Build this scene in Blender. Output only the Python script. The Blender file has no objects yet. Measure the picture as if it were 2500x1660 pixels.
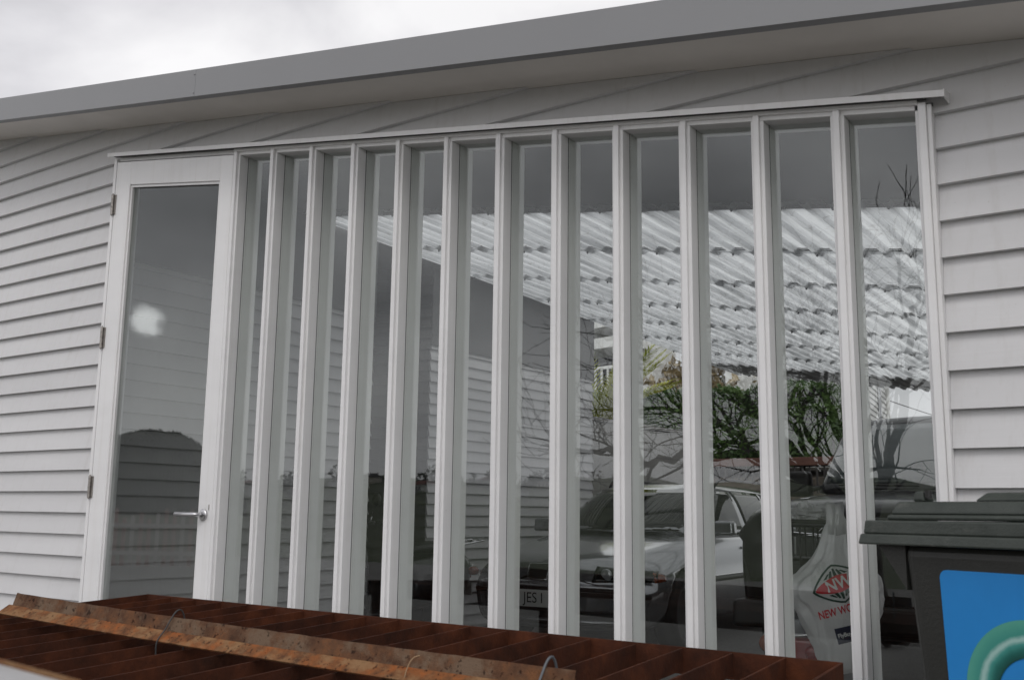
import bpy, bmesh, math, random
import numpy as np
from mathutils import Vector, Matrix
from mathutils.bvhtree import BVHTree

# ------------------------------------------------------------------ scene, camera, light
SC = bpy.context.scene
COL = SC.collection
random.seed(7)
G = 1.10                                   # eye height above the ground
FPX = 2492.8                               # focal length in pixels of the 2500 px wide photograph
CAM = np.array([3.5783, -2.8339, G])
ROT = np.array([[0.8144583, 0.5800707, 0.0132533],      # camera right
                [-0.0865862, 0.1440953, -0.9857684],    # camera down
                [-0.5737251, 0.8017197, 0.1675857]])    # camera forward

cd = bpy.data.cameras.new('camera')
cam = bpy.data.objects.new('camera', cd)
COL.objects.link(cam)
cd.sensor_width = 36.0
cd.lens = FPX / 2500.0 * 36.0
cd.clip_start = 0.05
cd.clip_end = 3000
cd.dof.use_dof = True
cd.dof.focus_distance = 4.6
cd.dof.aperture_fstop = 8.0
M = Matrix.Identity(4)
for i in range(3):
    M[i][0] = ROT[0][i]
    M[i][1] = -ROT[1][i]
    M[i][2] = -ROT[2][i]
    M[i][3] = CAM[i]
cam.matrix_world = M
SC.camera = cam

SUN_EL, SUN_AZ = math.radians(42), math.radians(142)     # azimuth from +Y, clockwise
world = bpy.data.worlds.new('World')
SC.world = world
world.use_nodes = True
wn, wl = world.node_tree.nodes, world.node_tree.links
wn.clear()
w_out = wn.new('ShaderNodeOutputWorld')
w_sky = wn.new('ShaderNodeTexSky')
w_sky.sky_type = 'NISHITA'
w_sky.sun_disc = False
w_sky.sun_elevation = SUN_EL
w_sky.sun_rotation = SUN_AZ
w_sky.dust_density = 4.0
w_bsky = wn.new('ShaderNodeBackground')
w_bsky.inputs['Strength'].default_value = 0.08
wl.new(w_sky.outputs[0], w_bsky.inputs[0])
w_tc = wn.new('ShaderNodeTexCoord')
w_map = wn.new('ShaderNodeMapping')
w_map.inputs['Scale'].default_value = (1.0, 1.0, 1.6)
w_map.inputs['Location'].default_value = (3.4, 1.7, 0.4)
wl.new(w_tc.outputs['Generated'], w_map.inputs[0])
w_n1 = wn.new('ShaderNodeTexNoise')
w_n1.inputs['Scale'].default_value = 3.2
w_n1.inputs['Detail'].default_value = 7
w_n1.inputs['Roughness'].default_value = 0.46
w_n1.inputs['Distortion'].default_value = 0.35
wl.new(w_map.outputs[0], w_n1.inputs['Vector'])
w_rmp = wn.new('ShaderNodeValToRGB')
cr = w_rmp.color_ramp
cr.elements[0].position = 0.33
cr.elements[0].color = (0.46, 0.46, 0.48, 1)
cr.elements[1].position = 0.66
cr.elements[1].color = (1.08, 1.07, 1.08, 1)
e_ = cr.elements.new(0.50)
e_.color = (0.80, 0.79, 0.82, 1)
wl.new(w_n1.outputs['Fac'], w_rmp.inputs[0])
# thin spot in the cloud that the door pane mirrors
w_dot = wn.new('ShaderNodeVectorMath')
w_dot.operation = 'DOT_PRODUCT'
w_nz = wn.new('ShaderNodeTexNoise')
w_nz.inputs['Scale'].default_value = 30
w_nz.inputs['Detail'].default_value = 3
wl.new(w_tc.outputs['Generated'], w_nz.inputs['Vector'])
w_off = wn.new('ShaderNodeVectorMath')
w_off.operation = 'MULTIPLY_ADD'
w_off.inputs[1].default_value = (0.035, 0.035, 0.035)
wl.new(w_nz.outputs['Color'], w_off.inputs[0])
wl.new(w_tc.outputs['Generated'], w_off.inputs[2])
w_nm = wn.new('ShaderNodeVectorMath')
w_nm.operation = 'NORMALIZE'
wl.new(w_off.outputs[0], w_nm.inputs[0])
wl.new(w_nm.outputs[0], w_dot.inputs[0])
_sd = Vector((-0.812 + 0.0175, -0.559 + 0.0175, 0.168 + 0.0175)).normalized()
w_dot.inputs[1].default_value = _sd
w_mr = wn.new('ShaderNodeMapRange')
w_mr.interpolation_type = 'SMOOTHERSTEP'
w_mr.inputs['From Min'].default_value = math.cos(math.radians(0.92))
w_mr.inputs['From Max'].default_value = math.cos(math.radians(0.15))
w_mr.inputs['To Min'].default_value = 0.0
w_mr.inputs['To Max'].default_value = 2.1
wl.new(w_dot.outputs['Value'], w_mr.inputs['Value'])
w_add = wn.new('ShaderNodeMixRGB')
w_add.blend_type = 'ADD'
w_add.inputs[0].default_value = 1
wl.new(w_rmp.outputs[0], w_add.inputs[1])
wl.new(w_mr.outputs[0], w_add.inputs[2])
w_bcl = wn.new('ShaderNodeBackground')
w_bcl.inputs['Strength'].default_value = 1.04
# the cloud is thinner and brighter on the sun's side of the sky
w_sd = wn.new('ShaderNodeVectorMath')
w_sd.operation = 'DOT_PRODUCT'
wl.new(w_tc.outputs['Generated'], w_sd.inputs[0])
w_sd.inputs[1].default_value = Vector((0.12, -0.94, 0.30)).normalized()
w_sg = wn.new('ShaderNodeMapRange')
w_sg.inputs['From Min'].default_value = -0.8
w_sg.inputs['From Max'].default_value = 0.9
w_sg.inputs['To Min'].default_value = 0.80
w_sg.inputs['To Max'].default_value = 1.36
wl.new(w_sd.outputs['Value'], w_sg.inputs['Value'])
w_ml = wn.new('ShaderNodeMixRGB')
w_ml.blend_type = 'MULTIPLY'
w_ml.inputs[0].default_value = 1
wl.new(w_add.outputs[0], w_ml.inputs[1])
wl.new(w_sg.outputs[0], w_ml.inputs[2])
wl.new(w_ml.outputs[0], w_bcl.inputs[0])
w_mix = wn.new('ShaderNodeMixShader')
w_mix.inputs[0].default_value = 0.95
wl.new(w_bsky.outputs[0], w_mix.inputs[1])
wl.new(w_bcl.outputs[0], w_mix.inputs[2])
wl.new(w_mix.outputs[0], w_out.inputs[0])

sl = bpy.data.lights.new('sun', 'SUN')
sl.energy = 0.6
sl.angle = math.radians(18)
sl.color = (1.0, 0.97, 0.93)
sun = bpy.data.objects.new('sun', sl)
COL.objects.link(sun)
sdir = Vector((math.sin(SUN_AZ) * math.cos(SUN_EL), math.cos(SUN_AZ) * math.cos(SUN_EL), math.sin(SUN_EL)))
sun.rotation_euler = sdir.to_track_quat('Z', 'Y').to_euler()

SC.view_settings.view_transform = 'Standard'
SC.view_settings.look = 'None'
SC.view_settings.gamma = 1.0
SC.view_settings.use_curve_mapping = False
SC.view_settings.exposure = 0.0
SC.render.engine = 'CYCLES'
SC.cycles.use_denoising = True
SC.cycles.max_bounces = 12
SC.cycles.diffuse_bounces = 5
SC.cycles.glossy_bounces = 5
SC.cycles.transmission_bounces = 6
SC.cycles.transparent_max_bounces = 24
SC.cycles.sample_clamp_indirect = 6.0
SC.cycles.caustics_reflective = False
SC.cycles.caustics_refractive = False

# ------------------------------------------------------------------ pixel helpers (a pixel gives only a direction)
def ray(x, y):
    return ROT.T @ np.array([(x - 1250) / FPX, (y - 830) / FPX, 1.0])
def at_depth(x, y, d): return Vector(CAM + ray(x, y) * d)
def at_X(x, y, X):
    d = ray(x, y); return Vector(CAM + d * (X - CAM[0]) / d[0])
def at_Y(x, y, Y):
    d = ray(x, y); return Vector(CAM + d * (Y - CAM[1]) / d[1])
def refl(x, y, d):                         # a point seen mirrored in the glazing (glass at Y = 0.061)
    p = ray(x, y) * d
    return Vector((CAM[0] + p[0], 0.122 - CAM[1] - p[1], G + p[2]))

# ------------------------------------------------------------------ materials
MATS = {}
def new_mat(name):
    m = bpy.data.materials.new(name); m.use_nodes = True
    n, l = m.node_tree.nodes, m.node_tree.links
    b = n['Principled BSDF']
    return m, n, l, b
def noise(n, l, scale, detail=4, rough=0.55, coord='Object', vscale=None):
    tc = n.new('ShaderNodeTexCoord')
    t = n.new('ShaderNodeTexNoise')
    t.inputs['Scale'].default_value = scale
    t.inputs['Detail'].default_value = detail
    t.inputs['Roughness'].default_value = rough
    if vscale:
        mp = n.new('ShaderNodeMapping'); mp.inputs['Scale'].default_value = vscale
        l.new(tc.outputs[coord], mp.inputs[0]); l.new(mp.outputs[0], t.inputs['Vector'])
    else:
        l.new(tc.outputs[coord], t.inputs['Vector'])
    return t
def ramp(n, l, src, stops):
    r = n.new('ShaderNodeValToRGB'); c = r.color_ramp
    c.elements[0].position, c.elements[0].color = stops[0][0], (*stops[0][1], 1)
    c.elements[1].position, c.elements[1].color = stops[-1][0], (*stops[-1][1], 1)
    for p, col in stops[1:-1]:
        e = c.elements.new(p); e.color = (*col, 1)
    l.new(src, r.inputs[0]); return r
def bump(n, l, b, src, strength, dist=0.01):
    bp = n.new('ShaderNodeBump'); bp.inputs['Strength'].default_value = strength
    bp.inputs['Distance'].default_value = dist
    l.new(src, bp.inputs['Height']); l.new(bp.outputs[0], b.inputs['Normal'])
def plain(name, col, rough=0.5, metal=0.0, var=0.0, vs=8.0, bmp=0.0, bs=60.0, vscale=None, spec=None, coat=0.0):
    m, n, l, b = new_mat(name)
    b.inputs['Roughness'].default_value = rough
    b.inputs['Metallic'].default_value = metal
    if spec is not None: b.inputs['Specular IOR Level'].default_value = spec
    if coat: b.inputs['Coat Weight'].default_value = coat; b.inputs['Coat Roughness'].default_value = 0.04
    if var:
        t = noise(n, l, vs, 5, 0.6, vscale=vscale)
        lo = tuple(max(0, c * (1 - var)) for c in col); hi = tuple(min(1, c * (1 + var)) for c in col)
        r = ramp(n, l, t.outputs['Fac'], [(0.3, lo), (0.7, hi)])
        l.new(r.outputs[0], b.inputs['Base Color'])
    else:
        b.inputs['Base Color'].default_value = (*col, 1)
    if bmp:
        t2 = noise(n, l, bs, 4, 0.6, vscale=vscale); bump(n, l, b, t2.outputs['Fac'], bmp)
    MATS[name] = m
    return m
def mat_paint(name, col):                  # brushed exterior paint with faint grime
    m, n, l, b = new_mat(name)
    b.inputs['Roughness'].default_value = 0.48
    b.inputs['Specular IOR Level'].default_value = 0.35
    t = noise(n, l, 2.2, 6, 0.62, coord='Object', vscale=(0.6, 1, 2.0))
    r = ramp(n, l, t.outputs['Fac'], [(0.30, tuple(c * 0.93 for c in col)), (0.62, col)])
    s = noise(n, l, 90, 2, 0.5)
    r2 = ramp(n, l, s.outputs['Fac'], [(0.20, (0.72, 0.70, 0.66)), (0.27, (1, 1, 1))])
    mx = n.new('ShaderNodeMixRGB'); mx.blend_type = 'MULTIPLY'; mx.inputs[0].default_value = 0.55
    l.new(r.outputs[0], mx.inputs[1]); l.new(r2.outputs[0], mx.inputs[2])
    oi = n.new('ShaderNodeObjectInfo')
    mr_ = n.new('ShaderNodeMapRange'); mr_.inputs['To Min'].default_value = 0.945; mr_.inputs['To Max'].default_value = 1.0
    l.new(oi.outputs['Random'], mr_.inputs['Value'])
    st2 = noise(n, l, 5, 5, 0.7, vscale=(5, 5, 0.12))
    r5 = ramp(n, l, st2.outputs['Fac'], [(0.30, (0.90, 0.89, 0.87)), (0.48, (1, 1, 1))])
    m5 = n.new('ShaderNodeMixRGB'); m5.blend_type = 'MULTIPLY'; m5.inputs[0].default_value = 0.6
    l.new(mx.outputs[0], m5.inputs[1]); l.new(r5.outputs[0], m5.inputs[2])
    m6 = n.new('ShaderNodeMixRGB'); m6.blend_type = 'MULTIPLY'; m6.inputs[0].default_value = 1.0
    l.new(m5.outputs[0], m6.inputs[1]); l.new(mr_.outputs[0], m6.inputs[2])
    l.new(m6.outputs[0], b.inputs['Base Color'])
    t3 = noise(n, l, 30, 4, 0.6, vscale=(0.15, 1, 3))
    bump(n, l, b, t3.outputs['Fac'], 0.10, 0.004)
    MATS[name] = m
    return m
def mat_glass(name, tint, dirt=0.008):      # thin flat glass: Fresnel reflection over straight transmission
    m, n, l, b = new_mat(name)
    n.remove(b)
    out = n['Material Output']
    lw = n.new('ShaderNodeLayerWeight'); lw.inputs['Blend'].default_value = 0.5
    pw = n.new('ShaderNodeMath'); pw.operation = 'POWER'; pw.inputs[1].default_value = 5
    l.new(lw.outputs['Facing'], pw.inputs[0])
    ma = n.new('ShaderNodeMath'); ma.operation = 'MULTIPLY_ADD'
    ma.inputs[1].default_value = 0.942; ma.inputs[2].default_value = 0.058
    l.new(pw.outputs[0], ma.inputs[0])
    tr = n.new('ShaderNodeBsdfTransparent'); tr.inputs[0].default_value = (*tint, 1)
    gl = n.new('ShaderNodeBsdfGlossy'); gl.inputs['Roughness'].default_value = 0.0
    gl.inputs['Color'].default_value = (0.96, 0.98, 0.98, 1)
    ms = n.new('ShaderNodeMixShader')
    l.new(ma.outputs[0], ms.inputs[0]); l.new(tr.outputs[0], ms.inputs[1]); l.new(gl.outputs[0], ms.inputs[2])
    df = n.new('ShaderNodeBsdfDiffuse'); df.inputs[0].default_value = (0.6, 0.6, 0.58, 1)
    t = noise(n, l, 5, 6, 0.7, vscale=(1, 1, 0.25))
    r = ramp(n, l, t.outputs['Fac'], [(0.45, (0, 0, 0)), (0.8, (dirt, dirt, dirt))])
    md = n.new('ShaderNodeMixShader')
    l.new(r.outputs[0], md.inputs[0]); l.new(ms.outputs[0], md.inputs[1]); l.new(df.outputs[0], md.inputs[2])
    l.new(md.outputs[0], out.inputs[0])
    MATS[name] = m
    return m
def mat_rust(name, dark, mid, light, flake=None, scale=9, vscale=None):
    m, n, l, b = new_mat(name)
    b.inputs['Roughness'].default_value = 0.85
    b.inputs['Specular IOR Level'].default_value = 0.2
    t = noise(n, l, scale, 8, 0.68, vscale=vscale)
    r = ramp(n, l, t.outputs['Fac'], [(0.30, dark), (0.52, mid), (0.72, light)])
    last = r.outputs[0]
    if flake:
        t2 = noise(n, l, scale * 0.55, 7, 0.72, vscale=vscale)
        r2 = ramp(n, l, t2.outputs['Fac'], [(0.47, (0, 0, 0)), (0.60, (1, 1, 1))])
        mx = n.new('ShaderNodeMixRGB'); l.new(r2.outputs[0], mx.inputs[0]); l.new(last, mx.inputs[1])
        mx.inputs[2].default_value = (*flake, 1); last = mx.outputs[0]
        t4 = noise(n, l, scale * 3.3, 5, 0.6, vscale=vscale)
        r4 = ramp(n, l, t4.outputs['Fac'], [(0.34, (0.25, 0.2, 0.18)), (0.42, (1, 1, 1))])
        m2 = n.new('ShaderNodeMixRGB'); m2.blend_type = 'MULTIPLY'; m2.inputs[0].default_value = 1
        l.new(last, m2.inputs[1]); l.new(r4.outputs[0], m2.inputs[2]); last = m2.outputs[0]
    l.new(last, b.inputs['Base Color'])
    t3 = noise(n, l, scale * 12, 5, 0.7)
    bump(n, l, b, t3.outputs['Fac'], 0.6, 0.004)
    MATS[name] = m
    return m
def mat_sheet(name):                       # white translucent roofing with darker streaks along the ribs
    m, n, l, b = new_mat(name)
    n.remove(b); out = n['Material Output']
    t = noise(n, l, 1.2, 6, 0.65, vscale=(9, 0.7, 1))
    r = ramp(n, l, t.outputs['Fac'], [(0.30, (0.36, 0.37, 0.38)), (0.58, (0.84, 0.85, 0.86))])
    t2 = noise(n, l, 26, 3, 0.5)
    r2 = ramp(n, l, t2.outputs['Fac'], [(0.28, (0.6, 0.58, 0.55)), (0.40, (1, 1, 1))])
    mx = n.new('ShaderNodeMixRGB'); mx.blend_type = 'MULTIPLY'; mx.inputs[0].default_value = 0.6
    l.new(r.outputs[0], mx.inputs[1]); l.new(r2.outputs[0], mx.inputs[2])
    tr = n.new('ShaderNodeBsdfTranslucent'); df = n.new('ShaderNodeBsdfDiffuse'); gl = n.new('ShaderNodeBsdfGlossy')
    gl.inputs['Roughness'].default_value = 0.25
    l.new(mx.outputs[0], tr.inputs[0]); l.new(mx.outputs[0], df.inputs[0])
    a = n.new('ShaderNodeMixShader'); a.inputs[0].default_value = 0.36
    l.new(tr.outputs[0], a.inputs[1]); l.new(df.outputs[0], a.inputs[2])
    c = n.new('ShaderNodeMixShader'); c.inputs[0].default_value = 0.06
    l.new(a.outputs[0], c.inputs[1]); l.new(gl.outputs[0], c.inputs[2])
    l.new(c.outputs[0], out.inputs[0])
    MATS[name] = m
    return m
def mat_leaf(name, dark, light, scale=3.0):
    m, n, l, b = new_mat(name)
    b.inputs['Roughness'].default_value = 0.55
    t = noise(n, l, scale, 3, 0.6)
    r = ramp(n, l, t.outputs['Fac'], [(0.35, dark), (0.65, light)])
    l.new(r.outputs[0], b.inputs['Base Color'])
    tr = n.new('ShaderNodeBsdfTranslucent'); l.new(r.outputs[0], tr.inputs[0])
    ms = n.new('ShaderNodeMixShader'); ms.inputs[0].default_value = 0.25
    l.new(b.outputs[0], ms.inputs[1]); l.new(tr.outputs[0], ms.inputs[2])
    l.new(ms.outputs[0], n['Material Output'].inputs[0])
    MATS[name] = m
    return m

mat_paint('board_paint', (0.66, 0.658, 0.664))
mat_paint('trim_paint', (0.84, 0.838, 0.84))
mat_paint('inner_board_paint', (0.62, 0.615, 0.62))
mat_paint('recess_board_shaded', (0.13, 0.13, 0.13))  # dark copy of the inner board colour, the recess shade painted in
plain('soffit_paint', (0.70, 0.67, 0.63), 0.6, var=0.06, vs=3)
plain('fascia_metal', (0.235, 0.238, 0.245), 0.42, var=0.03, vs=1.5)
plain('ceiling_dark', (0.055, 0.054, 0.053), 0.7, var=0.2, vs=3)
plain('shade_grey', (0.11, 0.11, 0.11), 0.7, var=0.1, vs=2)  # stands for the shade high on the inner walls
plain('backing_dark', (0.10, 0.10, 0.10), 0.8)
mat_glass('pane_glass', (0.955, 0.972, 0.962))
plain('satin_metal', (0.55, 0.55, 0.56), 0.32, 1.0, var=0.08, vs=20)
plain('hinge_metal', (0.33, 0.31, 0.29), 0.45, 0.8, var=0.35, vs=60)
plain('seal_grey', (0.05, 0.05, 0.05), 0.8)
plain('black_gap', (0.012, 0.012, 0.012), 0.8)
mat_sheet('roof_sheet')
plain('lap_shadow_dark', (0.10, 0.095, 0.09), 0.8, var=0.25, vs=6)  # dark colour for the shadow inside the sheet laps
plain('screw_dark', (0.03, 0.03, 0.03), 0.5)
mat_rust('grate_rust', (0.022, 0.0085, 0.005), (0.060, 0.0185, 0.0085), (0.115, 0.034, 0.013), scale=7)
mat_rust('angle_rust', (0.045, 0.024, 0.015), (0.19, 0.075, 0.028), (0.33, 0.095, 0.022), flake=(0.24, 0.135, 0.065), scale=24)
mat_rust('angle_brown', (0.050, 0.026, 0.016), (0.115, 0.056, 0.030), (0.20, 0.085, 0.035), flake=(0.155, 0.105, 0.07), scale=20)
plain('wire_grey', (0.10, 0.11, 0.12), 0.45, 0.3)
plain('wire_straw', (0.30, 0.20, 0.11), 0.7)
plain('galvanised', (0.42, 0.42, 0.42), 0.5, 0.3, var=0.15, vs=12)
def mat_bin():
    m, n, l, b = new_mat('bin_green'); b.inputs['Roughness'].default_value = 0.45
    t = noise(n, l, 12, 6, 0.65); r = ramp(n, l, t.outputs['Fac'], [(0.35, (0.030, 0.038, 0.032)), (0.66, (0.046, 0.055, 0.047))])
    t2 = noise(n, l, 7, 8, 0.75, vscale=(1, 1, 2.2)); r2 = ramp(n, l, t2.outputs['Fac'], [(0.56, (0, 0, 0)), (0.72, (0.55, 0.55, 0.55))])
    mx = n.new('ShaderNodeMixRGB'); l.new(r2.outputs[0], mx.inputs[0]); l.new(r.outputs[0], mx.inputs[1]); mx.inputs[2].default_value = (0.17, 0.165, 0.15, 1)
    l.new(mx.outputs[0], b.inputs['Base Color'])
    t3 = noise(n, l, 140, 3, 0.6); bump(n, l, b, t3.outputs['Fac'], 0.15)
    MATS['bin_green'] = m
mat_bin()
plain('bin_body', (0.022, 0.023, 0.020), 0.5, var=0.15, vs=9, bmp=0.12, bs=140)
plain('sticker_blue', (0.020, 0.23, 0.60), 0.38, var=0.10, vs=3)
plain('asphalt', (0.125, 0.122, 0.117), 0.9, var=0.75, vs=110, bmp=0.5, bs=260)
plain('paving', (0.19, 0.184, 0.174), 0.85, var=0.16, vs=3, bmp=0.2, bs=120)
plain('block_grey', (0.23, 0.225, 0.215), 0.85, var=0.15, vs=2.5, bmp=0.25, bs=70)
plain('car_silver', (0.33, 0.335, 0.35), 0.16, 0.72, var=0.04, vs=3, coat=0.7)
plain('car_dark', (0.016, 0.016, 0.018), 0.30, 0.3, coat=0.6)
plain('car_glass', (0.008, 0.010, 0.010), 0.02, 0.0, spec=0.45)
plain('screen_seen_light', (0.085, 0.10, 0.10), 0.03, 0.0, var=0.35, vs=2.5, spec=0.5)  # paler than the other glass: brightness seen through the cab, put into the colour
plain('black_plastic', (0.012, 0.012, 0.012), 0.45)
plain('rubber', (0.012, 0.012, 0.012), 0.75)
plain('alloy', (0.45, 0.45, 0.46), 0.25, 0.9)
plain('chrome', (0.75, 0.75, 0.76), 0.08, 1.0)
plain('lamp_clear', (0.42, 0.43, 0.44), 0.10, 0.5, spec=0.8)
plain('lamp_amber', (0.17, 0.030, 0.008), 0.15, spec=0.7)
plain('lamp_red', (0.22, 0.006, 0.010), 0.12, spec=0.7)
plain('plate_white', (0.55, 0.55, 0.54), 0.5)
plain('ink_black', (0.01, 0.01, 0.01), 0.6)
plain('badge_blue', (0.03, 0.09, 0.38), 0.25)
plain('badge_white', (0.75, 0.75, 0.75), 0.25)
plain('scooter_grey', (0.20, 0.205, 0.215), 0.28, 0.4, coat=0.5)
plain('seat_vinyl', (0.010, 0.010, 0.010), 0.45, bmp=0.2, bs=120)
plain('ink_red', (0.50, 0.022, 0.035), 0.5)
plain('ink_green', (0.012, 0.050, 0.034), 0.5)
plain('ink_navy', (0.012, 0.018, 0.045), 0.5)
plain('ink_white', (0.62, 0.62, 0.62), 0.5)
mat_leaf('hedge_leaf', (0.022, 0.055, 0.012), (0.075, 0.135, 0.030), 2.5)
mat_leaf('palm_leaf', (0.20, 0.25, 0.012), (0.46, 0.46, 0.03), 1.2)
mat_leaf('shrub_leaf', (0.02, 0.05, 0.012), (0.06, 0.12, 0.03), 3)
mat_leaf('flax_dry', (0.16, 0.12, 0.06), (0.34, 0.27, 0.15), 5)
plain('bark', (0.050, 0.042, 0.036), 0.9, var=0.3, vs=14, bmp=0.5, bs=40)
plain('earth', (0.045, 0.035, 0.025), 0.95, var=0.4, vs=5)
plain('fence_brown', (0.075, 0.028, 0.018), 0.75, var=0.2, vs=6)
plain('fence_dark', (0.02, 0.018, 0.017), 0.7)
plain('house_white', (0.66, 0.66, 0.65), 0.55, var=0.05, vs=2)
plain('house_cream', (0.52, 0.49, 0.43), 0.6, var=0.08, vs=2)
plain('house_grey', (0.26, 0.26, 0.26), 0.6, var=0.08, vs=2)
plain('roof_red', (0.16, 0.05, 0.035), 0.7, var=0.2, vs=4)
plain('roof_grey', (0.09, 0.09, 0.095), 0.6, var=0.2, vs=4)
plain('window_dark', (0.02, 0.022, 0.025), 0.05, spec=0.6)
plain('picket_white', (0.60, 0.56, 0.54), 0.55, var=0.06, vs=4)
plain('picket_pink', (0.46, 0.28, 0.25), 0.55, var=0.06, vs=4)
mat_leaf('far_canopy', (0.012, 0.020, 0.008), (0.035, 0.050, 0.018), 0.35)
plain('far_ground', (0.06, 0.075, 0.035), 0.95, var=0.4, vs=0.03)
plain('bag_inner', (0.5, 0.5, 0.5), 0.5)

def mat_bag():
    m, n, l, b = new_mat('bag_plastic'); n.remove(b); out = n['Material Output']
    df = n.new('ShaderNodeBsdfDiffuse'); df.inputs[0].default_value = (0.80, 0.80, 0.81, 1)
    tl = n.new('ShaderNodeBsdfTranslucent'); tl.inputs[0].default_value = (0.78, 0.78, 0.78, 1)
    gl = n.new('ShaderNodeBsdfGlossy'); gl.inputs['Roughness'].default_value = 0.22
    tp = n.new('ShaderNodeBsdfTransparent')
    a = n.new('ShaderNodeMixShader'); a.inputs[0].default_value = 0.4
    l.new(df.outputs[0], a.inputs[1]); l.new(tl.outputs[0], a.inputs[2])
    c = n.new('ShaderNodeMixShader'); c.inputs[0].default_value = 0.10
    l.new(a.outputs[0], c.inputs[1]); l.new(gl.outputs[0], c.inputs[2])
    d = n.new('ShaderNodeMixShader'); d.inputs[0].default_value = 0.04
    l.new(c.outputs[0], d.inputs[1]); l.new(tp.outputs[0], d.inputs[2])
    l.new(d.outputs[0], out.inputs[0])
    t = noise(n, l, 22, 5, 0.6, vscale=(1.6, 1.6, 0.5))
    bp = n.new('ShaderNodeBump'); bp.inputs['Strength'].default_value = 0.7; bp.inputs['Distance'].default_value = 0.012
    l.new(t.outputs['Fac'], bp.inputs['Height'])
    for s in (df, tl, gl): l.new(bp.outputs[0], s.inputs['Normal'])
    MATS['bag_plastic'] = m
mat_bag()
def mat_ring():                            # flat print on the bin: a green ring on the blue sticker
    m, n, l, b = new_mat('ring_print')
    b.inputs['Roughness'].default_value = 0.38
    tc = n.new('ShaderNodeTexCoord')
    ln = n.new('ShaderNodeVectorMath'); ln.operation = 'LENGTH'
    l.new(tc.outputs['Object'], ln.inputs[0])
    t = noise(n, l, 26, 4, 0.6)
    ma = n.new('ShaderNodeMath'); ma.operation = 'MULTIPLY_ADD'; ma.inputs[1].default_value = 0.012
    l.new(t.outputs['Fac'], ma.inputs[0]); l.new(ln.outputs['Value'], ma.inputs[2])
    r = ramp(n, l, ma.outputs[0], [(0.086, (0.004, 0.04, 0.034)), (0.104, (0.014, 0.13, 0.11)), (0.118, (0.06, 0.30, 0.26)), (0.127, (0.42, 0.62, 0.58)), (0.136, (0.05, 0.28, 0.235)), (0.160, (0.09, 0.36, 0.28))])
    l.new(r.outputs[0], b.inputs['Base Color'])
    MATS['ring_print'] = m
mat_ring()

# ------------------------------------------------------------------ mesh helpers
class MB:
    def __init__(s): s.v = []; s.f = []
    def add(s, vs, fs):
        o = len(s.v); s.v += [tuple(p) for p in vs]; s.f += [tuple(i + o for i in f) for f in fs]; return s
    def hexa(s, p):                        # p[0..3] bottom loop, p[4..7] top loop
        return s.add(p, [(3, 2, 1, 0), (4, 5, 6, 7), (0, 1, 5, 4), (1, 2, 6, 5), (2, 3, 7, 6), (3, 0, 4, 7)])
    def box(s, x0, x1, y0, y1, z0, z1):
        return s.hexa([(x0, y0, z0), (x1, y0, z0), (x1, y1, z0), (x0, y1, z0), (x0, y0, z1), (x1, y0, z1), (x1, y1, z1), (x0, y1, z1)])
    def rake(s, x0, x1, y0, y1, zb, zt):   # zb / zt are functions of x
        return s.hexa([(x0, y0, zb(x0)), (x1, y0, zb(x1)), (x1, y1, zb(x1)), (x0, y1, zb(x0)),
                       (x0, y0, zt(x0)), (x1, y0, zt(x1)), (x1, y1, zt(x1)), (x0, y1, zt(x0))])
    def tube(s, pts, r, n=8, cap=True):
        pts = [Vector(p) for p in pts]
        rs = r if isinstance(r, (list, tuple)) else [r] * len(pts)
        o = len(s.v); up = None
        for i, p in enumerate(pts):
            d = (pts[min(i + 1, len(pts) - 1)] - pts[max(i - 1, 0)])
            d = d.normalized() if d.length > 1e-9 else Vector((0, 0, 1))
            if up is None:
                up = Vector((0, 0, 1)) if abs(d.z) < 0.9 else Vector((1, 0, 0))
            a = d.cross(up)
            if a.length < 1e-6: a = d.cross(Vector((0.3, 1, 0.2)))
            a.normalize(); b = a.cross(d).normalized(); up = b
            for k in range(n):
                t = 2 * math.pi * k / n
                s.v.append(tuple(p + (a * math.cos(t) + b * math.sin(t)) * rs[i]))
        for i in range(len(pts) - 1):
            for k in range(n):
                k2 = (k + 1) % n
                s.f.append((o + i * n + k, o + i * n + k2, o + (i + 1) * n + k2, o + (i + 1) * n + k))
        if cap:
            s.f.append(tuple(o + k for k in range(n))[::-1])
            s.f.append(tuple(o + (len(pts) - 1) * n + k for k in range(n)))
        return s
    def lathe(s, prof, c, axis='x', n=28): # prof: (radius, offset along axis)
        o = len(s.v); c = Vector(c)
        for r, h in prof:
            for k in range(n):
                t = 2 * math.pi * k / n; a, b = r * math.cos(t), r * math.sin(t)
                p = {'x': (h, a, b), 'y': (a, h, b), 'z': (a, b, h)}[axis]
                s.v.append(tuple(c + Vector(p)))
        for i in range(len(prof) - 1):
            for k in range(n):
                k2 = (k + 1) % n
                s.f.append((o + i * n + k, o + i * n + k2, o + (i + 1) * n + k2, o + (i + 1) * n + k))
        s.f.append(tuple(o + k for k in range(n))); s.f.append(tuple(o + (len(prof) - 1) * n + k for k in range(n))[::-1])
        return s
    def build(s, name, mat, parent=None, smooth=False, bevel=0.0, seg=2, fix=True):
        me = bpy.data.meshes.new(name); me.from_pydata(s.v, [], s.f); me.update()
        if fix:
            bm = bmesh.new(); bm.from_mesh(me); bmesh.ops.recalc_face_normals(bm, faces=bm.faces); bm.to_mesh(me); bm.free()
        if smooth:
            me.polygons.foreach_set('use_smooth', [True] * len(me.polygons))
        me.materials.append(MATS[mat])
        o = bpy.data.objects.new(name, me); COL.objects.link(o); o.parent = parent
        if bevel:
            b = o.modifiers.new('bevel', 'BEVEL'); b.width = bevel; b.segments = seg; b.limit_method = 'ANGLE'; b.angle_limit = math.radians(35)
        return o
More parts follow.
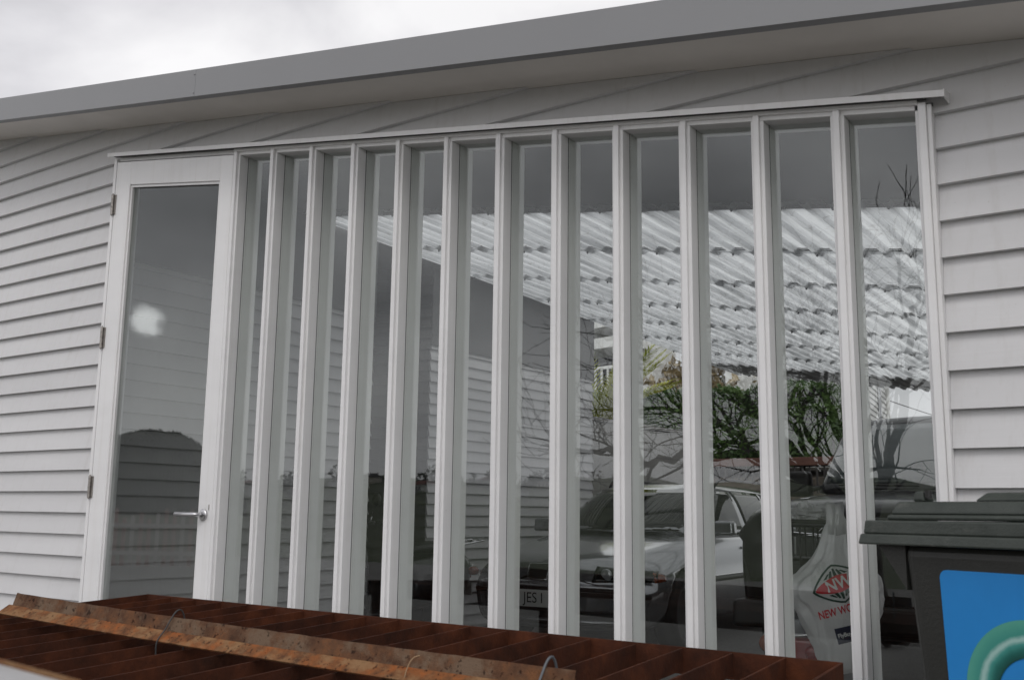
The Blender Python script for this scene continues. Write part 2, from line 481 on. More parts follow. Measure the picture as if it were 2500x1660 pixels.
def tag(o, label=None, cat=None, group=None, kind=None):
    if label: o['label'] = label
    if cat: o['category'] = cat
    if group: o['group'] = group
    if kind: o['kind'] = kind
    return o
def empty(name, loc=(0, 0, 0), rz=0.0, parent=None):
    o = bpy.data.objects.new(name, None); o.empty_display_size = 0.2
    COL.objects.link(o); o.location = loc; o.rotation_euler = (0, 0, rz); o.parent = parent; return o
def clip(poly, a, b, c):                   # keep a*u + b*z <= c
    out = []
    for i in range(len(poly)):
        p, q = poly[i], poly[(i + 1) % len(poly)]
        dp, dq = a * p[0] + b * p[1] - c, a * q[0] + b * q[1] - c
        if dp <= 0: out.append(p)
        if (dp < 0 < dq) or (dq < 0 < dp):
            t = dp / (dp - dq); out.append((p[0] + (q[0] - p[0]) * t, p[1] + (q[1] - p[1]) * t))
    return out
def text_mesh(body, size, align='CENTER', fat=0.0):
    cu = bpy.data.curves.new('txt', 'FONT'); cu.body = body; cu.size = size; cu.offset = fat; cu.align_x = align; cu.align_y = 'CENTER'
    o = bpy.data.objects.new('txt', cu); COL.objects.link(o)
    dg = bpy.context.evaluated_depsgraph_get()
    me = bpy.data.meshes.new_from_object(o.evaluated_get(dg)); bpy.data.objects.remove(o)
    return me

# ------------------------------------------------------------------ ground and setting
g = MB()
g.add([(-1800, -1800, 0), (1800, -1800, 0), (1800, 1800, 0), (-1800, 1800, 0)], [(0, 1, 2, 3)])
tag(g.build('ground', 'far_ground', fix=False), kind='structure')
g = MB(); g.box(-8, 9, 0.02, 16, -0.05, 0.006)
tag(g.build('driveway', 'asphalt'), kind='structure')
g = MB(); g.box(-16, 10, -14, 0.02, -0.05, 0.012)
tag(g.build('paved_yard', 'paving'), kind='structure')

# ------------------------------------------------------------------ the house: front wall, eave, glazed screen, door
SL = -0.1545
def ZT(x): return 2.686 + SL * x           # raking head line of the screen
def SOF(x): return 2.868 + SL * x          # soffit
def CEIL(x): return 3.035 - 0.150 * x      # ceiling and roofing behind the screen
BD = 0.103                                 # weatherboard cover
Z0 = 2.8296 % BD                           # lowest course line
house = tag(empty('house'), 'white weatherboard house with raking grey eave and finned glazed screen', 'house')

BBOT, BTOP, BASE = 0.027, 0.005, 0.056
def board_piece(poly, z0, h, P, parent, mat, endoff=None):
    if len(poly) < 3: return None
    zs = [p[1] for p in poly]; us = [p[0] for p in poly]
    if max(zs) - min(zs) < 0.004 or max(us) - min(us) < 0.01: return None
    mb = MB(); n = len(poly); fr, bk = [], []
    for u, z in poly:
        d = BBOT + (BTOP - BBOT) * (z - z0) / h
        uu = u
        if endoff and abs(u - endoff[0]) < 1e-6: uu = u + endoff[1] * d
        fr.append(P(uu, z, d)); bk.append(P(uu, z, -0.002))
    mb.add(fr + bk, [tuple(range(n)), tuple(range(2 * n - 1, n - 1, -1))] + [(i, n + i, n + (i + 1) % n, (i + 1) % n) for i in range(n)])
    return mb.build('weatherboard', mat, parent)

front_wall = empty('front_wall', parent=house)
PF = lambda u, z, d: (u, BASE - d, z)
XL, XR = -0.938, 2.958
k = 0
while Z0 + (k - 1) * BD < 4.0:
    z0 = Z0 + (k - 1) * BD; k += 1
    z1 = z0 + BD
    lo = max(z0, 0.02)
    full = [(-5.5, lo), (6.6, lo), (6.6, z1), (-5.5, z1)]
    full = clip(full, -SL, 1, 2.868 - 0.001)         # below the soffit
    if len(full) < 3: continue
    cap_l = ZT(XL) + 0.018
    pieces = []
    if z0 >= cap_l:
        pieces.append(full)
    else:
        a = clip(full, 1, 0, XL); b = clip(full, -1, 0, -XR)
        c = clip(clip(clip(full, -1, 0, -XL), 1, 0, XR), SL, -1, -(2.686 + 0.016))
        above_r = z0 >= ZT(XR) + 0.018
        if above_r and len(c) >= 3 and len(b) >= 3:
            c = clip(clip(full, -1, 0, -XL), SL, -1, -(2.686 + 0.016)); pieces += [a, c]
        else:
            pieces += [a, b, c]
    for p_ in pieces: board_piece(p_, z0, BD, PF, front_wall, 'board_paint')
# lining behind the boards
ln = MB()
ln.box(-5.5, XL, BASE, 0.15, 0.0, 2.9)
ln.rake(-5.5, XL, BASE, 0.15, lambda x: 2.9, lambda x: CEIL(x) + 0.02)
ln.rake(XL, XR, BASE + 0.001, 0.149, lambda x: ZT(x) + 0.03, lambda x: CEIL(x) + 0.02)
ln.rake(XR, 6.6, BASE, 0.15, lambda x: 0.0, lambda x: CEIL(x) + 0.02)
ln.build('wall_lining', 'backing_dark', front_wall)

# eave
eave = empty('roof', parent=house)
e1 = MB(); e1.rake(-5.5, 6.6, -0.262, BASE, SOF, lambda x: SOF(x) + 0.018); e1.build('soffit', 'soffit_paint', eave)
JX = 0.072
for xa, xb in ((-5.5, JX - 0.0006), (JX + 0.0006, 6.6)):
    f = MB()
    f.rake(xa, xb, -0.282, -0.278, lambda x: SOF(x) - 0.024, lambda x: SOF(x) + 0.098)
    f.rake(xa, xb, -0.2785, -0.243, lambda x: SOF(x) - 0.0235, lambda x: SOF(x) - 0.0195)
    f.rake(xa, xb, -0.2465, -0.243, lambda x: SOF(x) - 0.0195, lambda x: SOF(x) - 0.001)
    f.rake(xa, xb, -0.2785, -0.20, lambda x: SOF(x) + 0.094, lambda x: SOF(x) + 0.0975)
    f.build('fascia', 'fascia_metal', eave)
jc = MB()
jc.rake(JX - 0.012, JX + 0.012, -0.2775, -0.2765, lambda x: SOF(x) - 0.020, lambda x: SOF(x) + 0.092)
jc.build('joint_backing', 'black_gap', eave)
for zz in (0.004, 0.088):
    r_ = MB(); r_.lathe([(0.0034, 0.0), (0.0034, -0.002), (0.001, -0.003)], (JX - 0.008, -0.282, SOF(JX) - 0.012 + zz), 'y', 8); r_.build('rivet', 'fascia_metal', eave)
rf = MB()
rf.rake(-5.5, 6.6, -0.20, BASE, lambda x: SOF(x) + 0.09, lambda x: SOF(x) + 0.10)
rf.rake(-5.5, 6.6, BASE, 2.42, lambda x: CEIL(x) + 0.012, lambda x: CEIL(x) + 0.09)
rf.rake(-7.0, -2.30, 2.42, 7.75, lambda x: CEIL(x) + 0.012, lambda x: CEIL(x) + 0.09)
rf.build('roof_deck', 'fascia_metal', eave)
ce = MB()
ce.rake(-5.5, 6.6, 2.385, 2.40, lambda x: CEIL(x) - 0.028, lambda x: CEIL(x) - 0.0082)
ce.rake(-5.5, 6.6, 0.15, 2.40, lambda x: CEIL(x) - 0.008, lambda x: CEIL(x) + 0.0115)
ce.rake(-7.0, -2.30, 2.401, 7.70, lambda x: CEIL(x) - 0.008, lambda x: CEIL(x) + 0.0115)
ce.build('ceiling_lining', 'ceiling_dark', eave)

# glazed screen
screen = empty('glazed_screen', parent=house)
S_ = 0.24427
NW, SH = 0.0195, 0.0105                    # nose width, shoulder
GY, GI = 0.061, 0.142                      # glass plane, inner end of the fins
def fin(x0, parent, name='mullion'):
    mb = MB()
    xs = (x0 - SH, x0 + NW + SH)
    mb.rake(x0, x0 + NW, 0.0, 0.0125, lambda x: 0.03, lambda x: ZT(x) + 0.001)
    mb.rake(xs[0], xs[1], 0.0125, GI, lambda x: 0.03, lambda x: ZT(x) - 0.0125)
    return mb.build(name, 'trim_paint', parent, bevel=0.0012, seg=1)
for i in range(12): fin(i * S_, screen)
jr = MB()
jr.rake(2.924, 2.945, 0.0, 0.0125, lambda x: 0.03, lambda x: ZT(x) + 0.006)
jr.rake(2.914, 2.945, 0.0125, GI, lambda x: 0.03, lambda x: ZT(x) - 0.0125)
jr.rake(2.9455, 2.9575, 0.010, 0.056, lambda x: 0.02, lambda x: ZT(x) + 0.004)
jr.build('jamb', 'trim_paint', screen, bevel=0.0012, seg=1)
hd = MB()
hd.rake(-0.003, 2.9235, 0.0005, 0.0125, lambda x: ZT(x) + 0.0012, lambda x: ZT(x) + 0.014)
hd.rake(-0.003, 2.9135, 0.0130, GI - 0.001, lambda x: ZT(x) - 0.0120, lambda x: ZT(x) + 0.028)
hd.build('head', 'trim_paint', screen, bevel=0.001, seg=1)
cp = MB()
cp.rake(-0.945, 3.0, -0.030, -0.027, lambda x: ZT(x) + 0.0085, lambda x: ZT(x) + 0.027)
cp.hexa([(-0.945, -0.027, ZT(-0.945) + 0.024), (3.0, -0.027, ZT(3.0) + 0.024), (3.0, 0.054, ZT(3.0) + 0.036), (-0.945, 0.054, ZT(-0.945) + 0.036),
         (-0.945, -0.027, ZT(-0.945) + 0.0268), (3.0, -0.027, ZT(3.0) + 0.0268), (3.0, 0.054, ZT(3.0) + 0.040), (-0.945, 0.054, ZT(-0.945) + 0.040)])
cp.hexa([(2.999, -0.0302, ZT(3) + 0.008), (3.0015, -0.0302, ZT(3) + 0.008), (3.0015, 0.05, ZT(3) + 0.008), (2.999, 0.05, ZT(3) + 0.008),
         (2.999, -0.0302, ZT(3) + 0.030), (3.0015, -0.0302, ZT(3) + 0.030), (3.0015, 0.05, ZT(3) + 0.044), (2.999, 0.05, ZT(3) + 0.044)])
cp.build('head_flashing', 'trim_paint', screen)
cb = MB(); cb.rake(-0.93, 2.945, -0.004, 0.012, lambda x: ZT(x) + 0.015, lambda x: ZT(x) + 0.026); cb.build('head_packer', 'backing_dark', screen)
sill = MB(); sill.box(-0.02, 2.945, -0.03, GI + 0.01, 0.012, 0.045); sill.build('sill', 'trim_paint', screen, bevel=0.002)
for i in range(12):
    xa = i * S_ + NW + SH - 0.004
    xb = (i + 1) * S_ - SH + 0.004 if i < 11 else 2.918
    p_ = MB(); p_.rake(xa, xb, GY, GY + 0.004, lambda x: 0.04, lambda x: ZT(x) - 0.008); p_.build('pane', 'pane_glass', screen)

for i in range(12):
    xa = i * S_ + NW + SH
    p_ = MB(); p_.rake(xa - 0.001, xa + 0.0007, GY - 0.0028, GY - 0.0002, lambda x: 0.046, lambda x: ZT(x) - 0.0125); p_.build('glazing_seal', 'seal_grey', screen)
# door
door = empty('glazed_door', parent=house)
dj = MB()
dj.rake(-0.927, -0.9055, 0.0, GI, lambda x: 0.02, lambda x: ZT(x) + 0.006)
dj.rake(-0.937, -0.9275, 0.012, 0.056, lambda x: 0.02, lambda x: ZT(x) + 0.004)
dj.rake(-0.905, -0.0045, 0.012, GI, lambda x: ZT(x) - 0.006, lambda x: ZT(x) + 0.014)
dj.build('door_frame', 'trim_paint', door, bevel=0.001, seg=1)
def DT(x): return ZT(x) - 0.014
dl = {'door_stile': [(-0.9015, -0.782)], 'lock_stile': [(-0.0915, -0.0035)]}
for nm, spans in dl.items():
    for xa, xb in spans:
        m_ = MB(); m_.rake(xa, xb, 0.0015, 0.044, lambda x: 0.03, DT); m_.build(nm, 'trim_paint', door, bevel=0.0015, seg=1)
m_ = MB(); m_.rake(-0.7818, -0.0917, 0.0018, 0.0438, lambda x: DT(x) - 0.118, DT); m_.build('top_rail', 'trim_paint', door, bevel=0.001, seg=1)
m_ = MB(); m_.rake(-0.7818, -0.0917, 0.0018, 0.0438, lambda x: 0.03, lambda x: 0.26); m_.build('bottom_rail', 'trim_paint', door, bevel=0.001, seg=1)
bd_ = MB()
bd_.rake(-0.7817, -0.770, 0.010, 0.022, lambda x: 0.26, lambda x: DT(x) - 0.1185)
bd_.rake(-0.104, -0.0918, 0.010, 0.022, lambda x: 0.26, lambda x: DT(x) - 0.1185)
bd_.rake(-0.770, -0.104, 0.010, 0.022, lambda x: DT(x) - 0.130, lambda x: DT(x) - 0.1185)
bd_.build('glazing_bead', 'trim_paint', door)
m_ = MB(); m_.rake(-0.778, -0.095, 0.0225, 0.0265, lambda x: 0.25, lambda x: DT(x) - 0.112); m_.build('pane', 'pane_glass', door)
for zc in (2.590, 1.919, 1.200, 0.35):
    h_ = MB()
    for j in range(5):
        h_.tube([(-0.9035, -0.008, zc - 0.052 + j * 0.021), (-0.9035, -0.008, zc - 0.0325 + j * 0.021)], 0.0072, 10)
    h_.tube([(-0.9035, -0.008, zc - 0.057), (-0.9035, -0.008, zc + 0.057)], 0.0035, 8)
    h_.box(-0.922, -0.886, -0.003, 0.0012, zc - 0.05, zc + 0.05)
    h_.build('hinge', 'hinge_metal', door, smooth=False)
HZ, HX = 1.079, -0.054
hn = empty('door_handle', parent=door)
h_ = MB(); h_.lathe([(0.024, 0.001), (0.024, -0.006), (0.021, -0.009), (0.012, -0.010)], (HX, 0, HZ), 'y', 28); h_.build('rose', 'satin_metal', hn, smooth=False)
h_ = MB(); h_.tube([(HX, -0.008, HZ), (HX, -0.034, HZ), (HX - 0.004, -0.043, HZ), (HX - 0.014, -0.047, HZ), (HX - 0.04, -0.048, HZ), (HX - 0.128, -0.048, HZ + 0.002)], [0.0095, 0.0095, 0.010, 0.010, 0.0095, 0.0098], 14); h_.build('lever', 'satin_metal', hn, smooth=True)
h_ = MB(); h_.box(-0.0245, -0.0215, -0.0008, 0.0014, 1.098, 1.122); h_.build('latch_slot', 'hinge_metal', door)

# ------------------------------------------------------------------ return walls seen through the glass
def inner_wall(P, u0, u1, ztop, name, endoff=None, mat='inner_board_paint'):
    w = empty(name, parent=house)
    kk = 0
    while Z0 + (kk - 1) * BD < ztop:
        z0 = Z0 + (kk - 1) * BD; kk += 1
        lo = max(z0, 0.02); z1 = min(z0 + BD, ztop)
        if z1 - lo < 0.01: continue
        board_piece([(u0, lo), (u1, lo), (u1, z1), (u0, z1)], z0, BD, P, w, mat, endoff)
    return w
WA, WB = -2.10, -2.57
wa = inner_wall(lambda u, z, d: (WA - BBOT + d, u, z), 0.16, 3.16, CEIL(WA) - 0.012, 'side_wall', (3.16, 1.0))
wc = inner_wall(lambda u, z, d: (u, 3.16 + d, z), -4.2, WA - BBOT, CEIL(-3) - 0.012, 'recess_wall', (WA - BBOT, 1.0), 'recess_board_shaded')
wd = inner_wall(lambda u, z, d: (u, 4.46 - d, z), -4.2, WB - BBOT, CEIL(-3) - 0.012, 'recess_wall', (WB - BBOT, 1.0), 'recess_board_shaded')
wb = inner_wall(lambda u, z, d: (WB - BBOT + d, u, z), 4.46, 7.40, CEIL(WB) - 0.012, 'side_wall', (7.40, 1.0))
we = inner_wall(lambda u, z, d: (u, 7.40 + d, z), -6.5, WB - BBOT, CEIL(-4) - 0.012, 'rear_wall', (WB - BBOT, 1.0))
ib = MB()
ib.box(-4.2, WA - BBOT - 0.001, 0.16, 3.158, 0, CEIL(WA) - 0.014)
ib.box(-6.5, -4.201, 0.16, 7.398, 0, CEIL(-4) - 0.014)
ib.box(-4.2, WB - BBOT - 0.001, 4.462, 7.398, 0, CEIL(WB) - 0.014)
ib.build('inner_lining', 'backing_dark', house)

bd2 = MB(); BZ = 2.66  # grey band added where the upper boards fade into shade
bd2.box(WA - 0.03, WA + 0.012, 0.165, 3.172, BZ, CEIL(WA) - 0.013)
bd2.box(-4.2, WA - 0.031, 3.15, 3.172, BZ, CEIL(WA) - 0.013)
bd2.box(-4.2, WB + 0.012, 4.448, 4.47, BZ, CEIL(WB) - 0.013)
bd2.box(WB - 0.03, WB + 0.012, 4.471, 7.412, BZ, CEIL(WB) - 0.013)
bd2.build('shade_band', 'shade_grey', house)
# ------------------------------------------------------------------ carport roof of translucent ribbed sheets
carport = tag(empty('carport', (3.6, 2.4, 0)), 'carport roof of translucent white ribbed sheets lapped in rows', 'carport')
ORG = Vector((3.6, 2.4, 0))
PITCH, RH = 0.142, 0.030
def RP(x, y): return (x - .02 * (y - 2.3), CEIL(x) - 0.030 - 0.025 * (y - 2.3))   # sheets fall a little to the rear
def rib_profile(x0, nrib):
    pts = []
    for r in range(nrib):
        a = x0 + r * PITCH
        pts += [(a, 0), (a + 0.030, 0), (a + 0.048, 1), (a + 0.080, 0.92), (a + 0.086, 0.92), (a + 0.124, 1), (a + 0.142, 0)][:-1]
    pts.append((x0 + nrib * PITCH, 0)); return pts
ROWS, RD, RY0 = 8, 1.06, 2.30
RXL = -2.06
screws = MB(); pur_y = []
for r in range(ROWS):
    y0 = RY0 + r * RD; y1 = y0 + RD + 0.13
    for c in range(8):
        x0 = RXL + c * PITCH * 6
        if x0 > 3.8: break
        prof = rib_profile(x0 - (0.004 if c else 0), 6)
        mb = MB(); dz = random.uniform(-0.002, 0.002) + c * 0.0006
        vs = []
        for yy, zz, rh in ((y0, -0.001, 0.021), (y1, 0.002, RH)):
            for x, z in prof: vs.append((RP(x, yy)[0] - ORG.x, yy - ORG.y, RP(x, yy)[1] + z * rh + zz + dz * .3))
        n = len(prof)
        mb.add(vs, [(i, i + 1, n + i + 1, n + i) for i in range(n - 1)])
        mb.build('roof_sheet', 'roof_sheet', carport, fix=False)
        for q in range(0, 6, 2):
            xs = x0 + q * PITCH + 0.015 + (PITCH if r % 2 else 0)
            zz = RP(xs, y0 + .055)[1] - 0.001; xs = RP(xs, y0 + .055)[0]
            screws.lathe([(0.0085, 0.0), (0.0085, -0.010), (0.004, -0.018)], (xs - ORG.x, y0 + 0.055 - ORG.y, zz), 'z', 6)
tag(screws.build('screw_heads', 'screw_dark', carport), kind='stuff')
for r in range(0, ROWS):
    yy = RY0 + r * RD
    p_ = MB(); p_.rake(RXL - ORG.x, 4.0 - ORG.x, yy + 0.020 - ORG.y, yy + 0.060 - ORG.y, lambda x: RP(x + ORG.x, yy)[1] + 0.0222, lambda x: RP(x + ORG.x, yy)[1] + 0.0282)
    p_.build('lap_shadow_strip', 'lap_shadow_dark', carport)  # dark strip filling each lap gap, standing in for its shadow
for yy in (2.4, 6.6, 10.7):
    p_ = MB(); p_.box(-0.045, 0.045, yy - 0.045 - ORG.y, yy + 0.045 - ORG.y, 0.0, CEIL(3.6) - 0.30); p_.build('post', 'trim_paint', carport)
dk = MB(); dk.rake(RXL - ORG.x - .2, 4.0 - ORG.x, 9.75 - ORG.y, 10.95 - ORG.y, lambda x: RP(x + ORG.x, 9.7)[1] + .045, lambda x: RP(x + ORG.x, 9.7)[1] + .06); dk.build('end_light_block', 'fascia_metal', carport)  # opaque sheet added above the last rows to keep light off them
p_ = MB(); p_.box(-0.03, 0.03, 2.35 - ORG.y, 10.9 - ORG.y, CEIL(3.6) - 0.42, CEIL(3.6) - 0.299); p_.build('edge_beam', 'trim_paint', carport)

# ------------------------------------------------------------------ rusty steel grate in front of the screen
def GZ(x, y): return G - 0.32 - 0.01 * (x - 2) + 0.04 * (y + 0.5)
GA, GB = Vector((0.317, -0.512)), Vector((2.791, -0.427))
gu = (GB - GA).normalized(); gv = Vector((0.062, -0.998)).normalized()
GLEN, GDEP, GH = (GB - GA).length, 1.30, 0.052
def gp(u, v, dz=0.0):
    p = GA + gu * u + gv * v
    return Vector((p.x, p.y, GZ(p.x, p.y) + dz))
grate = tag(empty('steel_grate', gp(0, 0) - Vector((0, 0, GZ(*GA)))), 'rusty brown steel grate of upright bars lying in front of the glazed screen', 'grate')
GO = Vector(grate.location)
def gbar(u0, u1, v0, v1, ztop, h):
    q = [gp(u0, v0), gp(u1, v0), gp(u1, v1), gp(u0, v1)]
    return [tuple(p - GO + Vector((0, 0, ztop - h))) for p in q] + [tuple(p - GO + Vector((0, 0, ztop))) for p in q]
nb = 19
sp = GLEN / nb
for i in range(1, nb):
    m_ = MB(); m_.hexa(gbar(i * sp - 0.0025, i * sp + 0.0025, 0.004, GDEP - 0.004, random.uniform(-0.003, 0), GH)); m_.build('bar', 'grate_rust', grate)
for u0, u1, v0, v1 in ((-0.003, GLEN + 0.003, -0.004, 0.0035), (-0.003, GLEN + 0.003, GDEP - 0.0035, GDEP + 0.004)):
    m_ = MB(); m_.hexa(gbar(u0, u1, v0, v1, 0.001, GH + 0.012)); m_.build('end_rail', 'grate_rust', grate)
for u0, u1 in ((-0.004, 0.0035), (GLEN - 0.0035, GLEN + 0.004)):
    m_ = MB(); m_.hexa(gbar(u0, u1, 0.0036, GDEP - 0.0036, 0.0005, GH + 0.01)); m_.build('side_rail', 'grate_rust', grate)
for u, v in ((0.03, 0.03), (GLEN - 0.03, 0.03), (0.03, GDEP - 0.03), (GLEN - 0.03, GDEP - 0.03)):
    p = gp(u, v) - GO
    m_ = MB(); m_.box(p.x - 0.02, p.x + 0.02, p.y - 0.02, p.y + 0.02, 0.012, p.z - GH); m_.build('leg', 'grate_rust', grate)

# angle iron tied on top of the grate
A0, A1 = Vector((0.582, -1.165, 0)), Vector((2.515, -1.13, 0))
ai = tag(empty('angle_iron', (A0.x, A0.y, GZ(A0.x, A0.y))), 'rusty length of angle iron with flaking paint tied across the grate', 'angle iron')
AO = Vector(ai.location)
NS = 60
for nm, prof_, mt in (('upper_flange', [(-0.0075, 0.0185), (0.004, 0.054), (0.0085, 0.0535), (-0.0025, 0.018)], 'angle_brown'), ('lower_flange', [(-0.040, -0.001), (-0.0065, 0.0205), (-0.0012, 0.0195), (-0.036, -0.0045)], 'angle_rust')):
    vs = []
    for i in range(NS + 1):
        t = i / NS
        c = A0.lerp(A1, t); sag = 0.024 * (1 - t) ** 2
        base = Vector((c.x + (0.02 if (i == 0 and nm == 'upper_flange') else 0), c.y, GZ(c.x, c.y) + 0.006 + sag)) - AO
        for q, (dy, dz) in enumerate(prof_):
            wob = (0.0004 * math.sin(i * 1.7 + q) + 0.0003 * math.sin(i * 4.1)) if nm == 'upper_flange' and q in (1, 2) else 0
            wob2 = (0.0006 * math.sin(i * 2.3) + 0.0005 * math.sin(i * 5.3)) if nm == 'lower_flange' and q in (0, 3) else 0
            vs.append(tuple(base + Vector((0, dy + wob2, dz + wob))))
    fs = [(i * 4 + k, i * 4 + (k + 1) % 4, (i + 1) * 4 + (k + 1) % 4, (i + 1) * 4 + k) for i in range(NS) for k in range(4)] + [(0, 1, 2, 3), tuple(NS * 4 + k for k in range(4))[::-1]]
    MB().add(vs, fs).build(nm, mt, ai)
def smooth_pts(pts, sub=6):
    P = [Vector(p) for p in pts]; out = []
    for i in range(len(P) - 1):
        p0, p1, p2, p3 = P[max(i - 1, 0)], P[i], P[i + 1], P[min(i + 2, len(P) - 1)]
        for k in range(sub):
            t = k / sub
            out.append(0.5 * ((2 * p1) + (p2 - p0) * t + (2 * p0 - 5 * p1 + 4 * p2 - p3) * t * t + (3 * p1 - p0 - 3 * p2 + p3) * t ** 3))
    out.append(P[-1]); return out
def tie(t, mat, r, label, hgt=0.066, tail=None):
    c = A0.lerp(A1, t); sag = 0.024 * (1 - t) ** 2
    z = GZ(c.x, c.y) + 0.006 + sag
    pts = [(c.x - 0.004, c.y - 0.040, z - 0.05), (c.x - 0.003, c.y - 0.041, z - 0.004), (c.x, c.y - 0.022, z + 0.024), (c.x + 0.004, c.y + 0.004, z + hgt), (c.x + 0.007, c.y + 0.022, z + hgt + 0.002), (c.x + 0.009, c.y + 0.032, z + 0.03), (c.x + 0.008, c.y + 0.030, z - 0.045)]
    if tail: pts += [(c.x + tail[0], c.y + tail[1], z + tail[2])]
    m_ = MB(); m_.tube(smooth_pts(pts), r, 8); o = m_.build('wire_tie', mat, None, smooth=True)
    return tag(o, label, 'wire tie')
tie(0.385, 'screw_dark', 0.0019, 'dark wire tie around the middle of the angle iron')
tie(0.965, 'wire_grey', 0.0027, 'grey wire tie at the right end of the angle iron')
c = A0.lerp(A1, 0.80); z = GZ(c.x, c.y)
m_ = MB(); m_.tube(smooth_pts([(c.x + 0.012, c.y + 0.012, z + 0.052), (c.x + 0.002, c.y - 0.012, z + 0.048), (c.x - 0.004, c.y - 0.026, z + 0.024), (c.x - 0.001, c.y - 0.04, z - 0.012), (c.x + 0.002, c.y - 0.042, z - 0.03)]), 0.0012, 6)
tag(m_.build('dry_stalk', 'wire_straw', None, smooth=True), 'thin dry straw coloured stalk bent over the angle iron', 'stalk')
# galvanised channel near the lens
m_ = MB()
p0, p1 = at_depth(-120, 1588, 0.86), at_depth(190, 1672, 0.80)
d_ = (p1 - p0).normalized(); side = Vector((d_.y, -d_.x, 0)).normalized()
q = [p0, p1, p1 + side * 0.12, p0 + side * 0.12]
dn = Vector((0, 0, 0.006))
m_.hexa([tuple(p - dn) for p in q] + [tuple(p) for p in q])
nr = tag(empty('metal_tray', (p0.x, p0.y, 0)), 'blurred pale metal tray with rusty edge close to the lens', 'tray')
for o_, mm in ((m_, 'galvanised'),):
    o_.v = [(x - p0.x, y - p0.y, z_) for x, y, z_ in o_.v]; o_.build('tray_top', mm, nr)
m_ = MB(); q2 = [p0 - side * 0.004, p1 - side * 0.004, p1 - side * 0.0005, p0 - side * 0.0005]
m_.hexa([(p.x - p0.x, p.y - p0.y, p.z - 0.03) for p in q2] + [(p.x - p0.x, p.y - p0.y, p.z + 0.003) for p in q2]); m_.build('rusty_edge', 'angle_rust', nr)
m_ = MB(); pc = (p0 + p1) / 2 + side * 0.06 - p0
m_.box(pc.x - 0.03, pc.x + 0.03, pc.y - 0.03, pc.y + 0.03, 0.012, min(p0.z, p1.z) - 0.008); m_.build('stand', 'galvanised', nr)

# ------------------------------------------------------------------ wheelie bin
BC = at_depth(2101, 1268, 2.40); BC2 = at_depth(2500, 1280, 2.05)
bu = Vector((BC2.x - BC.x, BC2.y - BC.y, 0)).normalized(); ba = math.atan2(bu.y, bu.x)
bn = tag(empty('wheelie_bin', (BC.x, BC.y, 0), ba), 'dark green wheelie bin with a blue sticker on its side', 'bin')
RZ = BC.z                                  # top of the rim
W_, D_ = 0.74, 0.58                        # along the visible face, away from it
def fru(x0, x1, y0, y1, z0, X0, X1, Y0, Y1, z1):
    return [(x0, y0, z0), (x1, y0, z0), (x1, y1, z0), (x0, y1, z0), (X0, Y0, z1), (X1, Y0, z1), (X1, Y1, z1), (X0, Y1, z1)]
m_ = MB(); m_.hexa(fru(0.155, 0.64, 0.075, 0.50, 0.06, 0.090, 0.72, 0.022, D_ - 0.022, RZ - 0.05)); m_.build('body', 'bin_body', bn, bevel=0.03, seg=4)
m_ = MB()
m_.hexa(fru(-0.008, W_, -0.004, D_ + 0.004, RZ - 0.056, -0.004, W_ - 0.004, 0.0, D_, RZ - 0.032))
m_.hexa(fru(0.002, W_ - 0.006, 0.004, D_ - 0.004, RZ - 0.032, 0.006, W_ - 0.008, 0.006, D_ - 0.006, RZ - 0.001))
m_.build('rim', 'bin_green', bn, bevel=0.004, seg=2)
for y in (0.03, D_ - 0.06):
    m_ = MB(); m_.add([(0.022, y, RZ - 0.056), (0.098, y, RZ - 0.056), (0.098, y, RZ - 0.155), (0.022, y + 0.03, RZ - 0.056), (0.098, y + 0.03, RZ - 0.056), (0.098, y + 0.03, RZ - 0.155)],
                      [(0, 1, 2), (5, 4, 3), (0, 3, 4, 1), (1, 4, 5, 2), (2, 5, 3, 0)]); m_.build('gusset', 'bin_body', bn)
m_ = MB()
m_.hexa(fru(0.058, W_ - 0.03, 0.016, D_ - 0.016, RZ, 0.060, W_ - 0.032, 0.018, D_ - 0.018, RZ + 0.013))
m_.hexa(fru(0.064, W_ - 0.036, 0.024, D_ - 0.024, RZ + 0.013, 0.074, W_ - 0.046, 0.036, D_ - 0.036, RZ + 0.042))
lid = m_.build('lid', 'bin_green', bn, bevel=0.008, seg=3)
m_ = MB(); m_.hexa(fru(0.255, 0.66, 0.06, D_ - 0.06, RZ + 0.0425, 0.275, 0.65, 0.08, D_ - 0.08, RZ + 0.062)); m_.build('lid_ridge', 'bin_green', lid, bevel=0.007, seg=3)
m_ = MB(); m_.hexa(fru(0.098, 0.132, 0.06, 0.10, RZ + 0.0422, 0.103, 0.127, 0.063, 0.097, RZ + 0.066)); m_.build('lid_lug', 'bin_green', lid, bevel=0.006, seg=2)
m_ = MB(); m_.tube([(0.136, 0.07, RZ + 0.050), (0.136, 0.07, RZ + 0.068)], 0.008, 10); m_.build('lug_cap', 'black_plastic', lid)
# sticker and printed ring follow the sloping side
def face_y(z): return 0.075 + (0.022 - 0.075) * (z - 0.06) / (RZ - 0.11) - 0.0022
def rr(x0, x1, z0, z1, r, n=6):
    pts = []
    for cx, cz, a0 in ((x1 - r, z1 - r, 0), (x0 + r, z1 - r, 90), (x0 + r, z0 + r, 180), (x1 - r, z0 + r, 270)):
        for k in range(n + 1):
            a = math.radians(a0 + 90 * k / n); pts.append((cx + r * math.cos(a), cz + r * math.sin(a)))
    return pts
pl = rr(0.190, 0.60, 0.33, RZ - 0.105, 0.018)
m_ = MB(); n = len(pl)
m_.add([(x, face_y(z) - 0.0008, z) for x, z in pl] + [(x, face_y(z) + 0.003, z) for x, z in pl], [tuple(range(n)), tuple(range(2 * n - 1, n - 1, -1))] + [(i, n + i, n + (i + 1) % n, (i + 1) % n) for i in range(n)])
st = m_.build('sticker', 'sticker_blue', bn)
RC = (0.392, RZ - 0.352)
